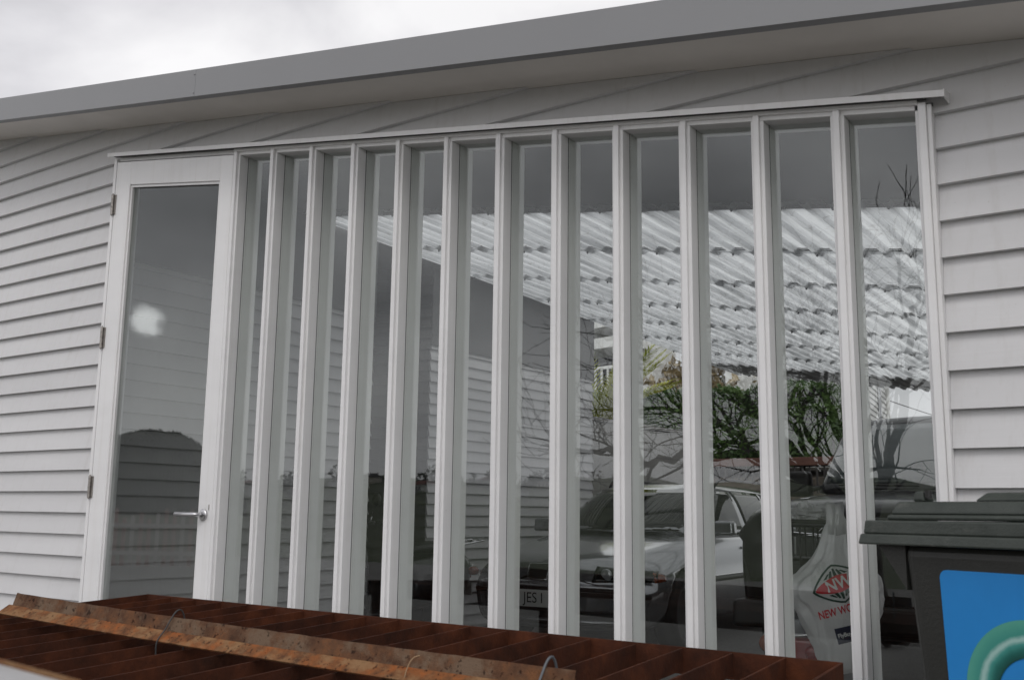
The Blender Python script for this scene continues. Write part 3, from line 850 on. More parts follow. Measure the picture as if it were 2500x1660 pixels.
m_ = MB(); nr_ = 64; v_ = []
for k in range(nr_):
    a = 2 * math.pi * k / nr_
    for r_ in (0.084, 0.158):
        v_.append((r_ * math.cos(a), (face_y(RC[1] + r_ * math.sin(a)) - face_y(RC[1])), r_ * math.sin(a)))
m_.add(v_, [(2 * k, 2 * k + 1, 2 * ((k + 1) % nr_) + 1, 2 * ((k + 1) % nr_)) for k in range(nr_)])
rg = m_.build('ring_print', 'ring_print', st, fix=False); rg.location = (RC[0], face_y(RC[1]) - 0.0022, RC[1])
for y in (0.12, 0.46):
    m_ = MB(); m_.lathe([(0.05, -0.02), (0.098, -0.025), (0.10, 0.0), (0.098, 0.025), (0.05, 0.02)], (0.16, y, 0.113), 'y', 20); m_.build('wheel', 'rubber', bn, smooth=True)

# ------------------------------------------------------------------ vehicles
def loft(name, stations, mat, parent, ycurve=None, levels=2):
    mb = MB(); rings = []
    for y, half in stations:
        ring = [(x, z) for x, z in half] + [(-x, z) for x, z in reversed(half) if x > 1e-6]
        rings.append([(x, y + (ycurve(y, abs(x)) if ycurve else 0), z) for x, z in ring])
    n = len(rings[0]); vs = [p for r in rings for p in r]; fs = []
    for i in range(len(rings) - 1):
        for k in range(n):
            fs.append((i * n + k, i * n + (k + 1) % n, (i + 1) * n + (k + 1) % n, (i + 1) * n + k))
    h = n // 2
    for base in (0, (len(rings) - 1) * n):  # quad caps: mirror pairs
        m = len(stations[0][1])
        idx = list(range(m)); mir = [None] * m
        cnt = m
        for j in reversed(range(m)):
            if stations[0][1][j][0] > 1e-6: mir[j] = cnt; cnt += 1
            else: mir[j] = j
        for j in range(m - 1):
            f = [idx[j], idx[j + 1], mir[j + 1], mir[j]]
            f2 = []
            for q in f:
                if q not in f2: f2.append(q)
            if len(f2) >= 3: fs.append(tuple(base + q for q in f2))
    o = mb.add(vs, fs).build(name, mat, parent, smooth=True)
    s = o.modifiers.new('sub', 'SUBSURF'); s.levels = s.render_levels = levels
    return o
def cut(o, cylinders):
    for (c, r, h) in cylinders:
        mb = MB(); mb.lathe([(r, -h), (r, h)], c, 'x', 40)
        k = mb.build('cutter', 'black_plastic', o.parent)
        b = o.modifiers.new('cut', 'BOOLEAN'); b.operation = 'DIFFERENCE'; b.object = k; b.solver = 'EXACT'
        bake(o); bpy.data.objects.remove(k)
def bake(o):
    bpy.context.view_layer.update()
    dg = bpy.context.evaluated_depsgraph_get()
    me = bpy.data.meshes.new_from_object(o.evaluated_get(dg)); o.modifiers.clear(); o.data = me
def bvh_of(o):
    me = o.data
    return BVHTree.FromPolygons([v.co.copy() for v in me.vertices], [tuple(p.vertices) for p in me.polygons])
def patch(name, corners, axis, bvh, mat, parent, off=0.004, nu=10, nv=6, thick=0.0, flip=False):
    """corners: 4 (a, z) points in the projected plane; axis front / side+ / side- / top"""
    mb = MB(); vs = []
    A, B, C, D = [Vector((*c, 0)) for c in corners]
    for j in range(nv + 1):
        for i in range(nu + 1):
            s, t = i / nu, j / nv
            p = (A * (1 - s) + B * s) * (1 - t) + (D * (1 - s) + C * s) * t
            if axis == 'front': o_, d_ = Vector((p.x, -3, p.y)), Vector((0, 1, 0))
            elif axis == 'side+': o_, d_ = Vector((3, p.x, p.y)), Vector((-1, 0, 0))
            elif axis == 'side-': o_, d_ = Vector((-3, p.x, p.y)), Vector((1, 0, 0))
            else: o_, d_ = Vector((p.x, p.y, 4)), Vector((0, 0, -1))
            hit = bvh.ray_cast(o_, d_)
            if hit[0] is None:
                vs.append(None); continue
            nrm = hit[1] if hit[1].dot(d_) < 0 else -hit[1]
            vs.append(hit[0] + nrm * off)
    idx = {}; out = []
    for k, v in enumerate(vs):
        if v is not None: idx[k] = len(out); out.append(tuple(v))
    fs = []
    for j in range(nv):
        for i in range(nu):
            q = [j * (nu + 1) + i, j * (nu + 1) + i + 1, (j + 1) * (nu + 1) + i + 1, (j + 1) * (nu + 1) + i]
            if all(k in idx for k in q): fs.append(tuple(idx[k] for k in q))
    if not fs: return None
    mb.add(out, fs)
    o = mb.build(name, mat, parent, smooth=True)
    so = o.modifiers.new('thick', 'SOLIDIFY'); so.thickness = 0.003; so.offset = -1
    return o
def wheel(parent, c, r, rimr, side, spokes=20):
    w = empty('wheel', c, parent=parent)
    m_ = MB(); s = side
    m_.lathe([(rimr, -0.09 * s), (r - 0.03, -0.105 * s), (r, -0.08 * s), (r, 0.07 * s), (r - 0.03, 0.10 * s), (rimr + 0.01, 0.10 * s), (rimr, 0.085 * s)], (0, 0, 0), 'x', 40); m_.build('tyre', 'rubber', w, smooth=True)
    m_ = MB()
    m_.lathe([(rimr, 0.03 * s), (rimr + 0.004, 0.088 * s), (rimr - 0.012, 0.092 * s), (rimr - 0.022, 0.07 * s), (rimr - 0.026, -0.02 * s), (0.02, -0.03 * s)], (0, 0, 0), 'x', 40)
    for k in range(spokes):
        a = 2 * math.pi * k / spokes
        for da in (-0.035, 0.035):
            p0 = (0.066 * s, 0.05 * math.cos(a), 0.05 * math.sin(a)); p1 = (0.072 * s, (rimr - 0.014) * math.cos(a + da), (rimr - 0.014) * math.sin(a + da))
            m_.tube([p0, p1], [0.007, 0.0045], 5)
    m_.lathe([(0.062, 0.03 * s), (0.060, 0.072 * s), (0.03, 0.08 * s), (0.004, 0.081 * s)], (0, 0, 0), 'x', 24)
    m_.build('rim', 'alloy', w)
    return w

CO, CTH = (-1.06, 4.10), 0.05
car = tag(empty('parked_estate_car', (CO[0], CO[1], 0), CTH), 'silver grey estate car parked nose first under the carport', 'car')
yc = lambda y, x: 0.30 * (min(x, 0.9) / 0.9) ** 2.2 * max(0.0, 1 - y / 1.0)
def st_(y, a): return (y, a)
bs = [
 st_(0.000, [(0, .30), (.50, .30), (.64, .30), (.72, .38), (.74, .46), (.70, .51), (.48, .525), (0, .53)]),
 st_(0.030, [(0, .21), (.56, .21), (.74, .23), (.81, .38), (.83, .48), (.80, .535), (.52, .545), (0, .55)]),
 st_(0.100, [(0, .20), (.60, .20), (.79, .22), (.845, .38), (.862, .50), (.85, .548), (.55, .560), (0, .565)]),
 st_(0.108, [(0, .20), (.60, .20), (.79, .22), (.846, .38), (.863, .51), (.845, .565), (.55, .60), (0, .61)]),
 st_(0.150, [(0, .20), (.62, .20), (.80, .22), (.855, .38), (.872, .53), (.835, .665), (.52, .705), (0, .722)]),
 st_(0.30, [(0, .20), (.64, .20), (.82, .22), (.875, .40), (.885, .56), (.842, .712), (.52, .775), (0, .795)]),
 st_(0.80, [(0, .20), (.65, .20), (.83, .22), (.893, .40), (.90, .60), (.842, .810), (.58, .868), (0, .880)]),
 st_(1.30, [(0, .20), (.65, .20), (.83, .22), (.897, .40), (.90, .62), (.83, .885), (.66, .935), (0, .950)]),
 st_(1.55, [(0, .20), (.65, .20), (.83, .22), (.898, .40), (.90, .62), (.826, .905), (.70, .945), (0, .955)]),
 st_(3.00, [(0, .20), (.65, .20), (.83, .22), (.898, .40), (.90, .62), (.826, .920), (.70, .955), (0, .960)]),
 st_(4.30, [(0, .22), (.65, .22), (.82, .24), (.885, .40), (.89, .62), (.81, .925), (.68, .955), (0, .960)]),
 st_(4.70, [(0, .28), (.60, .28), (.76, .30), (.82, .42), (.83, .62), (.76, .90), (.6, .94), (0, .945)]),
 st_(4.80, [(0, .34), (.50, .34), (.66, .36), (.74, .44), (.75, .60), (.68, .80), (.5, .84), (0, .85)])]
body = loft('body', bs, 'car_silver', car, yc)
bake(body)
cut(body, [((s * 0.80, y, 0.325), 0.362, 0.22) for s in (-1, 1) for y in (0.86, 3.69)])
for p in body.data.polygons: p.use_smooth = True
gst = [
 (1.16, [(0, .925), (.66, .925), (.64, .932), (.56, .938), (.46, .942), (.30, .945), (0, .947)]),
 (1.34, [(0, .92), (.735, .92), (.715, .965), (.66, 1.02), (.58, 1.055), (.40, 1.075), (0, 1.08)]),
 (1.95, [(0, .92), (.765, .92), (.745, .99), (.69, 1.17), (.605, 1.335), (.45, 1.378), (0, 1.392)]),
 (2.30, [(0, .92), (.770, .92), (.750, .99), (.69, 1.19), (.60, 1.375), (.45, 1.418), (0, 1.430)]),
 (3.40, [(0, .92), (.770, .92), (.750, .99), (.69, 1.19), (.60, 1.375), (.45, 1.420), (0, 1.434)]),
 (4.30, [(0, .92), (.740, .92), (.72, .99), (.65, 1.17), (.56, 1.335), (.42, 1.375), (0, 1.39)]),
 (4.62, [(0, .92), (.68, .92), (.66, .97), (.60, 1.05), (.52, 1.12), (.38, 1.14), (0, 1.15)]),
 (4.74, [(0, .92), (.60, .92), (.58, .925), (.52, .93), (.45, .935), (.3, .938), (0, .94)])]
cab = loft('cabin', gst, 'car_silver', car, lambda y, x: 0.22 * (x / .75) ** 2 * max(0, 1 - (y - 1.16) / 1.1)); bake(cab)
bb, cbv = bvh_of(body), bvh_of(cab)
patch('windscreen', [(-.64, .972), (.64, .972), (.52, 1.345), (-.52, 1.345)], 'front', cbv, 'car_glass', car, 0.004, 20, 10)
for s in ('+', '-'):
    patch('side_window', [(1.74, .985), (2.56, .985), (2.50, 1.335), (2.16, 1.335)], 'side' + s, cbv, 'car_glass', car, 0.004, 12, 8)
    patch('side_window', [(2.64, .985), (3.42, .985), (3.36, 1.340), (2.575, 1.338)], 'side' + s, cbv, 'car_glass', car, 0.004, 12, 8)
    patch('side_window', [(3.50, .985), (4.22, .985), (4.05, 1.30), (3.44, 1.335)], 'side' + s, cbv, 'car_glass', car, 0.004, 12, 8)
    patch('window_trim', [(1.66, .962), (4.3, .968), (4.3, .978), (1.66, .974)], 'side' + s, cbv, 'chrome', car, 0.006, 24, 1)
    patch('rubbing_strip', [(1.24, .545), (3.3, .555), (3.3, .600), (1.24, .590)], 'side' + s, bb, 'black_plastic', car, 0.008, 16, 2)
    patch('strip_chrome', [(1.24, .592), (3.3, .602), (3.3, .609), (1.24, .599)], 'side' + s, bb, 'chrome', car, 0.010, 16, 1)
    for yy in (1.42, 2.60, 3.42):
        patch('door_gap', [(yy, .24), (yy + .006, .24), (yy + .008, .93), (yy + .002, .93)], 'side' + s, bb, 'ink_black', car, 0.0012, 1, 12)
    patch('indicator_lamp', [(0.345, .580), (0.480, .592), (0.475, .640), (0.335, .664)], 'side' + s, bb, 'lamp_amber', car, 0.005, 6, 4)
    sg = 1 if s == '+' else -1
    h_ = MB(); h_.box(sg * .885 - .014, sg * .885 + .014, 2.34, 2.50, .835, .862); h_.build('door_handle', 'car_silver', car, bevel=0.008)
    hl = patch('headlight', [(sg * .36, .575), (sg * .84, .585), (sg * .815, .665), (sg * .38, .695)], 'front', bb, 'car_glass', car, 0.006, 14, 6)
    for xx in (.47, .66):
        hit = bb.ray_cast(Vector((sg * xx, -3, .632)), Vector((0, 1, 0)))[0]
        if hit:
            m_ = MB(); m_.lathe([(.046, .012), (.050, -.010), (.042, -.016), (.022, -.019), (.004, -.020)], (sg * xx, hit.y, .632), 'y', 22); m_.build('lens', 'lamp_clear', hl, smooth=True)
    ki = patch('kidney_grille', [(sg * .030, .578), (sg * .215, .582), (sg * .225, .690), (sg * .030, .700)], 'front', bb, 'ink_black', car, 0.006, 8, 6)
    for (a, b, c_, d2) in (((.024, .572), (.222, .576), (.221, .583), (.024, .579)), ((.024, .699), (.232, .690), (.232, .697), (.024, .706)), ((.215, .577), (.222, .577), (.233, .694), (.226, .694)), ((.024, .575), (.032, .575), (.032, .703), (.024, .703))):
        patch('grille_surround', [(sg * a[0], a[1]), (sg * b[0], b[1]), (sg * c_[0], c_[1]), (sg * d2[0], d2[1])], 'front', bb, 'chrome', ki, 0.011, 6, 2)
    mr = empty('door_mirror', (sg * 0.93, 1.60, 1.0), parent=car)
    m_ = MB(); m_.hexa(fru(-.10, .10, -.055, .045, -.062, -.095, .085, -.045, .05, .062)); m_.build('mirror_housing', 'car_silver', mr, bevel=0.025, seg=4)
    m_ = MB(); m_.box(-sg * .16 - .04, -sg * .16 + .05, -.02, .05, -.06, -.03); m_.build('mirror_arm', 'black_plastic', mr, bevel=0.01)
    m_ = MB(); m_.tube([(sg * .56, 2.28, 1.375), (sg * .57, 2.36, 1.44), (sg * .575, 2.7, 1.457), (sg * .575, 3.5, 1.455), (sg * .56, 4.05, 1.425), (sg * .545, 4.22, 1.372)], 0.013, 8); m_.build('roof_rail', 'black_plastic', car, smooth=True)
    for yy in (0.86, 3.69): wheel(car, (sg * .80, yy, .325), .325, .235, sg)
patch('bonnet_gap', [(-.53, .150), (.53, .150), (.53, .157), (-.53, .157)], 'top', bb, 'ink_black', car, 0.001, 20, 1)
patch('bumper_strip', [(-.82, .455), (.82, .455), (.82, .492), (-.82, .492)], 'front', bb, 'black_plastic', car, 0.006, 36, 2)
patch('bumper_chrome', [(-.82, .494), (.82, .494), (.82, .500), (-.82, .500)], 'front', bb, 'chrome', car, 0.008, 36, 1)
patch('lower_intake', [(-.60, .245), (.60, .245), (.62, .345), (-.62, .345)], 'front', bb, 'ink_black', car, 0.004, 24, 4)
patch('intake_bar', [(-.60, .268), (.60, .268), (.60, .280), (-.60, .280)], 'front', bb, 'car_silver', car, 0.012, 24, 1)
m_ = MB(); m_.box(-.205, .205, -.020, -.006, .375, .505); npl = m_.build('number_plate', 'plate_white', car, bevel=0.002)
tm = text_mesh('JES I', 0.115); bm = bmesh.new(); bm.from_mesh(tm)
xs = [v.co.x for v in bm.verts]; cx = (min(xs) + max(xs)) / 2
mbt = MB(); mbt.add([(-.165 + (v.co.x - min(xs)) * 0.92, -.0222, .442 + v.co.y) for v in bm.verts], [[v.index for v in f.verts] for f in bm.faces]); bm.free()
ob = mbt.build('plate_letters', 'ink_black', npl, fix=False)
m_ = MB(); m_.box(-.215, .215, -.016, -.004, .350, .3735); m_.build('plate_frame', 'black_plastic', car)
# roundel above the grille
hit = bb.ray_cast(Vector((0, .235, 3)), Vector((0, 0, -1)))
bc, bn_ = hit[0], (hit[1] if hit[1].z > 0 else -hit[1])
rot_ = bn_.to_track_quat('Z', 'Y').to_matrix().to_4x4(); rot_.translation = bc
bg = empty('badge', parent=car); bg.matrix_local = rot_
m_ = MB(); m_.lathe([(.043, 0.0), (.043, .004), (.040, .006), (.001, .006)], (0, 0, 0), 'z', 32); m_.build('badge_ring', 'chrome', bg)
m_ = MB(); m_.lathe([(.039, .0062), (.0385, .0072), (.001, .0072)], (0, 0, 0), 'z', 32); m_.build('badge_disc', 'ink_black', bg)
for q in range(4):
    m_ = MB(); pts = [(0, 0)] + [(.026 * math.cos(math.radians(q * 90 + k * 15)), .026 * math.sin(math.radians(q * 90 + k * 15))) for k in range(7)]
    m_.add([(x, y, .0078) for x, y in pts], [tuple(range(len(pts)))]); m_.build('badge_quarter', 'badge_blue' if q % 2 else 'badge_white', bg, fix=False)
for a, b in (((-.55, 1.36), (-.05, 1.24)), ((.05, 1.36), (.55, 1.26))):
    m_ = MB(); m_.tube([(a[0], a[1], .985), (b[0], b[1], .975)], 0.008, 6); m_.build('wiper', 'black_plastic', car)

# tall black off-road vehicle
JO = at_depth(2005, 1213, 7.4)
jeep = tag(empty('off_road_vehicle', (JO.x + 0.80, JO.y - 1.40, 0), 0.03), 'tall black off-road vehicle parked behind the scooter', 'car')
js = [
 (0.00, [(0, .50), (.60, .50), (.74, .52), (.77, .70), (.78, .90), (.75, 1.06), (.5, 1.10), (0, 1.11)]),
 (0.04, [(0, .42), (.64, .42), (.82, .44), (.85, .70), (.855, .95), (.83, 1.14), (.55, 1.18), (0, 1.19)]),
 (0.30, [(0, .40), (.66, .40), (.84, .42), (.875, .70), (.88, .96), (.845, 1.18), (.6, 1.225), (0, 1.24)]),
 (1.35, [(0, .40), (.66, .40), (.84, .42), (.885, .70), (.89, .98), (.85, 1.23), (.65, 1.275), (0, 1.29)]),
 (1.55, [(0, .40), (.66, .40), (.84, .42), (.885, .70), (.89, .98), (.85, 1.24), (.65, 1.28), (0, 1.295)]),
 (4.30, [(0, .40), (.66, .40), (.84, .42), (.885, .70), (.89, .98), (.85, 1.24), (.65, 1.28), (0, 1.30)]),
 (4.42, [(0, .5), (.6, .5), (.74, .52), (.78, .7), (.78, .96), (.74, 1.18), (.55, 1.22), (0, 1.23)])]
jb = loft('body', js, 'car_dark', jeep); bake(jb)
cut(jb, [((s * 0.80, y, 0.37), 0.43, 0.22) for s in (-1, 1) for y in (0.82, 3.45)])
jg = [
 (1.34, [(0, 1.26), (.76, 1.26), (.75, 1.275), (.72, 1.285), (.66, 1.29), (.5, 1.295), (0, 1.30)]),
 (1.40, [(0, 1.26), (.79, 1.26), (.78, 1.29), (.75, 1.34), (.70, 1.38), (.5, 1.40), (0, 1.41)]),
 (1.80, [(0, 1.26), (.80, 1.26), (.79, 1.32), (.755, 1.58), (.70, 1.79), (.52, 1.83), (0, 1.845)]),
 (2.00, [(0, 1.26), (.80, 1.26), (.79, 1.32), (.755, 1.60), (.705, 1.83), (.52, 1.875), (0, 1.89)]),
 (4.00, [(0, 1.26), (.80, 1.26), (.79, 1.32), (.755, 1.60), (.705, 1.83), (.52, 1.875), (0, 1.89)]),
 (4.40, [(0, 1.26), (.78, 1.26), (.77, 1.32), (.735, 1.58), (.68, 1.78), (.5, 1.82), (0, 1.83)])]
jc_ = loft('cabin', jg, 'car_dark', jeep); bake(jc_)
jcv, jbv = bvh_of(jc_), bvh_of(jb)
patch('windscreen', [(-.71, 1.345), (.71, 1.345), (.655, 1.785), (-.655, 1.785)], 'front', jcv, 'screen_seen_light', jeep, 0.004, 18, 8)
for s in ('+', '-'):
    sg = 1 if s == '+' else -1
    patch('side_window', [(1.95, 1.32), (2.75, 1.32), (2.72, 1.76), (2.08, 1.76)], 'side' + s, jcv, 'car_glass', jeep, 0.004, 8, 6)
    patch('side_window', [(2.85, 1.32), (3.85, 1.32), (3.80, 1.76), (2.82, 1.76)], 'side' + s, jcv, 'car_glass', jeep, 0.004, 8, 6)
    patch('headlight', [(sg * .48, .86), (sg * .74, .87), (sg * .74, 1.04), (sg * .48, 1.05)], 'front', jbv, 'lamp_clear', jeep, 0.006, 6, 5)
    m_ = MB(); m_.hexa(fru(-.11, .11, -.05, .05, -.095, -.105, .10, -.04, .05, .095)); mo = m_.build('door_mirror', 'black_plastic', jeep, bevel=0.03, seg=4); mo.location = (sg * .99, 1.62, 1.35)
    m_ = MB(); m_.tube([(sg * .80, 1.68, 1.33), (sg * .99, 1.62, 1.29)], 0.018, 8); m_.build('mirror_arm', 'black_plastic', jeep)
    for yy in (0.82, 3.45): wheel(jeep, (sg * .78, yy, .37), .37, .21, sg, 8)
for k in range(7):
    patch('grille_slot', [(-.36 + k * .105, .82), (-.30 + k * .105, .82), (-.30 + k * .105, 1.06), (-.36 + k * .105, 1.06)], 'front', jbv, 'black_plastic', jeep, 0.006, 2, 3)
m_ = MB(); m_.hexa(fru(-.86, .86, -.10, .10, .46, -.85, .85, -.09, .10, .62)); m_.build('bumper', 'black_plastic', jeep, bevel=0.03, seg=3)
patch('bonnet_ridge', [(-.55, .30), (-.50, .30), (-.58, 1.25), (-.63, 1.25)], 'top', jbv, 'chrome', jeep, 0.008, 1, 10)
m_ = MB(); m_.tube([(-.6, 1.33, 1.335), (-.05, 1.30, 1.325)], 0.009, 6); m_.build('wiper', 'black_plastic', jeep)
m_ = MB(); m_.tube([(.05, 1.33, 1.335), (.6, 1.31, 1.325)], 0.009, 6); m_.build('wiper', 'black_plastic', jeep)

# ------------------------------------------------------------------ scooters
def scooter(name, loc, rz, label, bodymat, mirrors=True):
    """local +Y is the front of the scooter, origin on the ground between the wheels"""
    t = tag(empty(name, loc, rz), label, 'scooter', 'scooters in the carport')
    for yy in (-0.60, 0.66):
        w = empty('wheel', (0, yy, .215), parent=t)
        m_ = MB(); m_.lathe([(.125, -.035), (.17, -.052), (.205, -.045), (.215, 0), (.205, .045), (.17, .052), (.125, .035)], (0, 0, 0), 'x', 28); m_.build('tyre', 'rubber', w, smooth=True)
        m_ = MB(); m_.lathe([(.13, -.030), (.10, -.022), (.02, -.04), (.02, .04), (.10, .022), (.13, .030)], (0, 0, 0), 'x', 24); m_.build('rim', 'alloy', w, smooth=True)
    hb = [(-.86, [(0, .50), (.07, .50), (.10, .54), (.105, .60), (.09, .66), (.05, .69), (0, .695)]),
          (-.80, [(0, .40), (.10, .40), (.15, .46), (.165, .58), (.145, .69), (.08, .735), (0, .742)]),
          (-.62, [(0, .36), (.14, .34), (.205, .40), (.22, .55), (.185, .70), (.10, .765), (0, .775)]),
          (-.30, [(0, .28), (.15, .27), (.215, .36), (.22, .52), (.175, .68), (.10, .745), (0, .755)]),
          (-.02, [(0, .24), (.12, .24), (.17, .34), (.17, .48), (.13, .62), (.08, .68), (0, .69)])]
    loft('rear_body', hb, bodymat, t)
    m_ = MB(); m_.hexa(fru(-.15, .15, -.05, .42, .22, -.17, .17, -.05, .45, .27)); m_.build('footboard', 'black_plastic', t, bevel=0.02, seg=3)
    ls = [(.36, [(0, .22), (.16, .22), (.18, .3), (.185, .5), (.16, .72), (.1, .84), (0, .86)]),
          (.44, [(0, .22), (.19, .22), (.23, .3), (.235, .5), (.20, .74), (.12, .88), (0, .90)]),
          (.52, [(0, .3), (.10, .3), (.14, .36), (.15, .52), (.12, .74), (.07, .88), (0, .90)]),
          (.56, [(0, .5), (.04, .5), (.06, .54), (.06, .6), (.05, .72), (.03, .80), (0, .81)])]
    loft('leg_shield', ls, bodymat, t)
    se = [(-.72, [(0, .76), (.08, .76), (.11, .78), (.11, .81), (.09, .83), (.05, .84), (0, .84)]),
          (-.55, [(0, .755), (.12, .755), (.15, .78), (.15, .82), (.12, .85), (.06, .862), (0, .865)]),
          (-.20, [(0, .745), (.12, .745), (.15, .77), (.15, .80), (.12, .825), (.06, .835), (0, .838)]),
          (-.04, [(0, .73), (.08, .73), (.10, .745), (.10, .77), (.08, .785), (.04, .79), (0, .79)])]
    loft('seat', se, 'seat_vinyl', t)
    m_ = MB(); m_.tube([(0, .60, .30), (0, .48, .84), (0, .45, .98)], 0.028, 10); m_.build('steering_column', 'black_plastic', t, smooth=True)
    m_ = MB(); m_.tube([(-.34, .36, 1.01), (-.20, .40, 1.015), (0, .44, 1.0), (.20, .40, 1.015), (.34, .36, 1.01)], 0.013, 10); m_.build('handlebar', 'chrome', t, smooth=True)
    for s in (-1, 1):
        m_ = MB(); m_.tube([(s * .24, .385, 1.013), (s * .34, .36, 1.01), (s * .36, .355, 1.01)], [.019, .019, .023], 12); m_.build('grip', 'rubber', t, smooth=True)
        if not mirrors: continue
        m_ = MB(); m_.tube([(s * .18, .41, 1.02), (s * .26, .42, 1.16)], .006, 6); ms_ = m_.build('mirror_stem', 'chrome', t)
        m_ = MB(); m_.lathe([(.052, -.012), (.055, 0), (.04, .018), (.005, .025)], (s * .27, .425, 1.20), 'y', 20); m_.build('mirror', 'black_plastic', ms_, smooth=True)
    m_ = MB(); m_.lathe([(.075, 0.0), (.08, .03), (.06, .06), (.005, .075)], (0, .47, .985), 'y', 20); m_.build('headlamp', 'chrome', t, smooth=True)
    fm = [(.50, [(0, .30), (.05, .30), (.075, .33), (.075, .38), (.06, .42), (.03, .44), (0, .445)]), (.68, [(0, .40), (.06, .40), (.085, .42), (.085, .45), (.07, .475), (.03, .485), (0, .49)]), (.88, [(0, .30), (.05, .30), (.07, .32), (.07, .36), (.055, .39), (.03, .40), (0, .405)])]
    loft('front_mudguard', fm, bodymat, t)
    # tail lamp with chrome brow
    tl = empty('tail_lamp', (0, -.852, .575), parent=t)
    m_ = MB(); m_.hexa(fru(-.075, .075, -.045, .02, -.065, -.085, .085, -.035, .03, .045)); m_.build('lens', 'lamp_red', tl, bevel=0.02, seg=4)
    m_ = MB(); m_.tube([(-.092, -.01, .035), (-.085, -.04, .052), (0, -.058, .060), (.085, -.04, .052), (.092, -.01, .035)], .008, 8); m_.build('brow', 'chrome', tl, smooth=True)
    m_ = MB(); m_.lathe([(.030, .01), (.032, -.052), (.02, -.060), (.004, -.062)], (0, 0, -.012), 'y', 20); m_.build('bulb_ring', 'lamp_red', tl, smooth=True)
    for s in (-1, 1):
        m_ = MB(); m_.lathe([(.03, .04), (.040, .0), (.038, -.035), (.02, -.05), (.004, -.054)], (s * .185, -.80, .585), 'y', 18); m_.build('indicator', 'lamp_amber', t, smooth=True)
    m_ = MB()
    for s in (-1, 1): m_.tube([(s * .10, -.62, .80), (s * .11, -.84, .83), (s * .11, -1.0, .85), (s * .05, -1.02, .855)], .008, 8)
    m_.tube([(-.11, -.9, .845), (.11, -.9, .845)], .007, 8); m_.tube([(-.06, -1.02, .855), (.06, -1.02, .855)], .008, 8)
    m_.build('rack', 'chrome', t, smooth=True)
    m_ = MB(); m_.box(-.09, .09, -.885, -.875, .36, .47); m_.build('number_plate', 'plate_white', t)
    return t
TP = at_depth(1988, 1592, 4.15); FP = at_depth(2035, 1330, 5.6)
hd_ = math.atan2(-(FP.x - TP.x), FP.y - TP.y)
fw = Vector((-math.sin(hd_), math.cos(hd_), 0))
sc_loc = Vector((TP.x, TP.y, 0)) + fw * 0.855
scoot = scooter('motor_scooter', sc_loc, hd_, 'grey motor scooter with red tail lamp just behind the right end of the glazing', 'scooter_grey', False)
# black wire carrier with a pad above the rack
cr_ = empty('luggage_carrier', (0, 0, 0), parent=scoot)
m_ = MB()
cw = 0.165
for yy in (-.70, -.44):
    m_.tube([(-cw, yy, .80), (-cw, yy, 1.04), (-cw + .03, yy, 1.072), (cw - .03, yy, 1.072), (cw, yy, 1.04), (cw, yy, .80)], .013, 8)
    for k in range(5): m_.tube([(-.11 + k * .055, yy, .82), (-.11 + k * .055, yy, 1.07)], .0045, 6)
for s in (-1, 1):
    for zz in (.82, .94, 1.06): m_.tube([(s * cw, -.70, zz), (s * cw, -.44, zz)], .008, 6)
m_.build('carrier_frame', 'black_plastic', cr_, smooth=True)
m_ = MB(); m_.hexa(fru(-.15, .15, -.69, -.45, 1.075, -.145, .145, -.685, -.455, 1.092)); m_.build('carrier_lid', 'seat_vinyl', cr_, bevel=0.008, seg=2)
m_ = MB(); m_.hexa(fru(-.13, .13, -.66, -.48, .83, -.12, .12, -.65, -.49, .93)); m_.build('net_load', 'seat_vinyl', cr_, bevel=0.03, seg=3)
m_ = MB(); m_.tube([(.155, -.72, 1.045), (.155, -.80, 1.045), (.155, -.865, 1.045), (.155, -.89, 1.045)], [.020, .022, .024, .032], 14); m_.build('grab_handle', 'rubber', cr_, smooth=True)
bpy.context.view_layer.update()
bs2 = at_X(945, 1480, -1.75)
scooter('motor_scooter', (-2.52, 3.95, 0), math.radians(172), 'black motor scooter parked against the side wall beside the car', 'car_dark')
# black pannier / helmet bag hanging on the handlebar
GP = scoot.matrix_world @ Vector((-.33, .36, 1.0))
mb = MB(); nu, nv = 18, 14; vs = []
for j in range(nv + 1):
    t = j / nv; z = -0.33 * t
    wd_ = 0.055 + 0.075 * math.sin(min(1, t * 2.6) * math.pi / 2) * (1 - 0.55 * max(0, t - .35) / .65)
    for i in range(nu):
        a = 2 * math.pi * i / nu
        k_ = 1 + .07 * math.sin(3 * a + j) + .05 * random.uniform(-1, 1)
        vs.append((wd_ * math.cos(a) * k_, wd_ * .75 * math.sin(a) * k_, z))
fs = [(j * nu + i, j * nu + (i + 1) % nu, (j + 1) * nu + (i + 1) % nu, (j + 1) * nu + i) for j in range(nv) for i in range(nu)] + [tuple(range(nu)), tuple(nv * nu + i for i in range(nu))[::-1]]
hb_ = mb.add(vs, fs).build('holdall', 'seat_vinyl', None, smooth=True)
hb_.location = at_depth(1868, 1252, 5.15); tag(hb_, 'slack black fabric bag hanging from the scooter handlebar', 'bag')

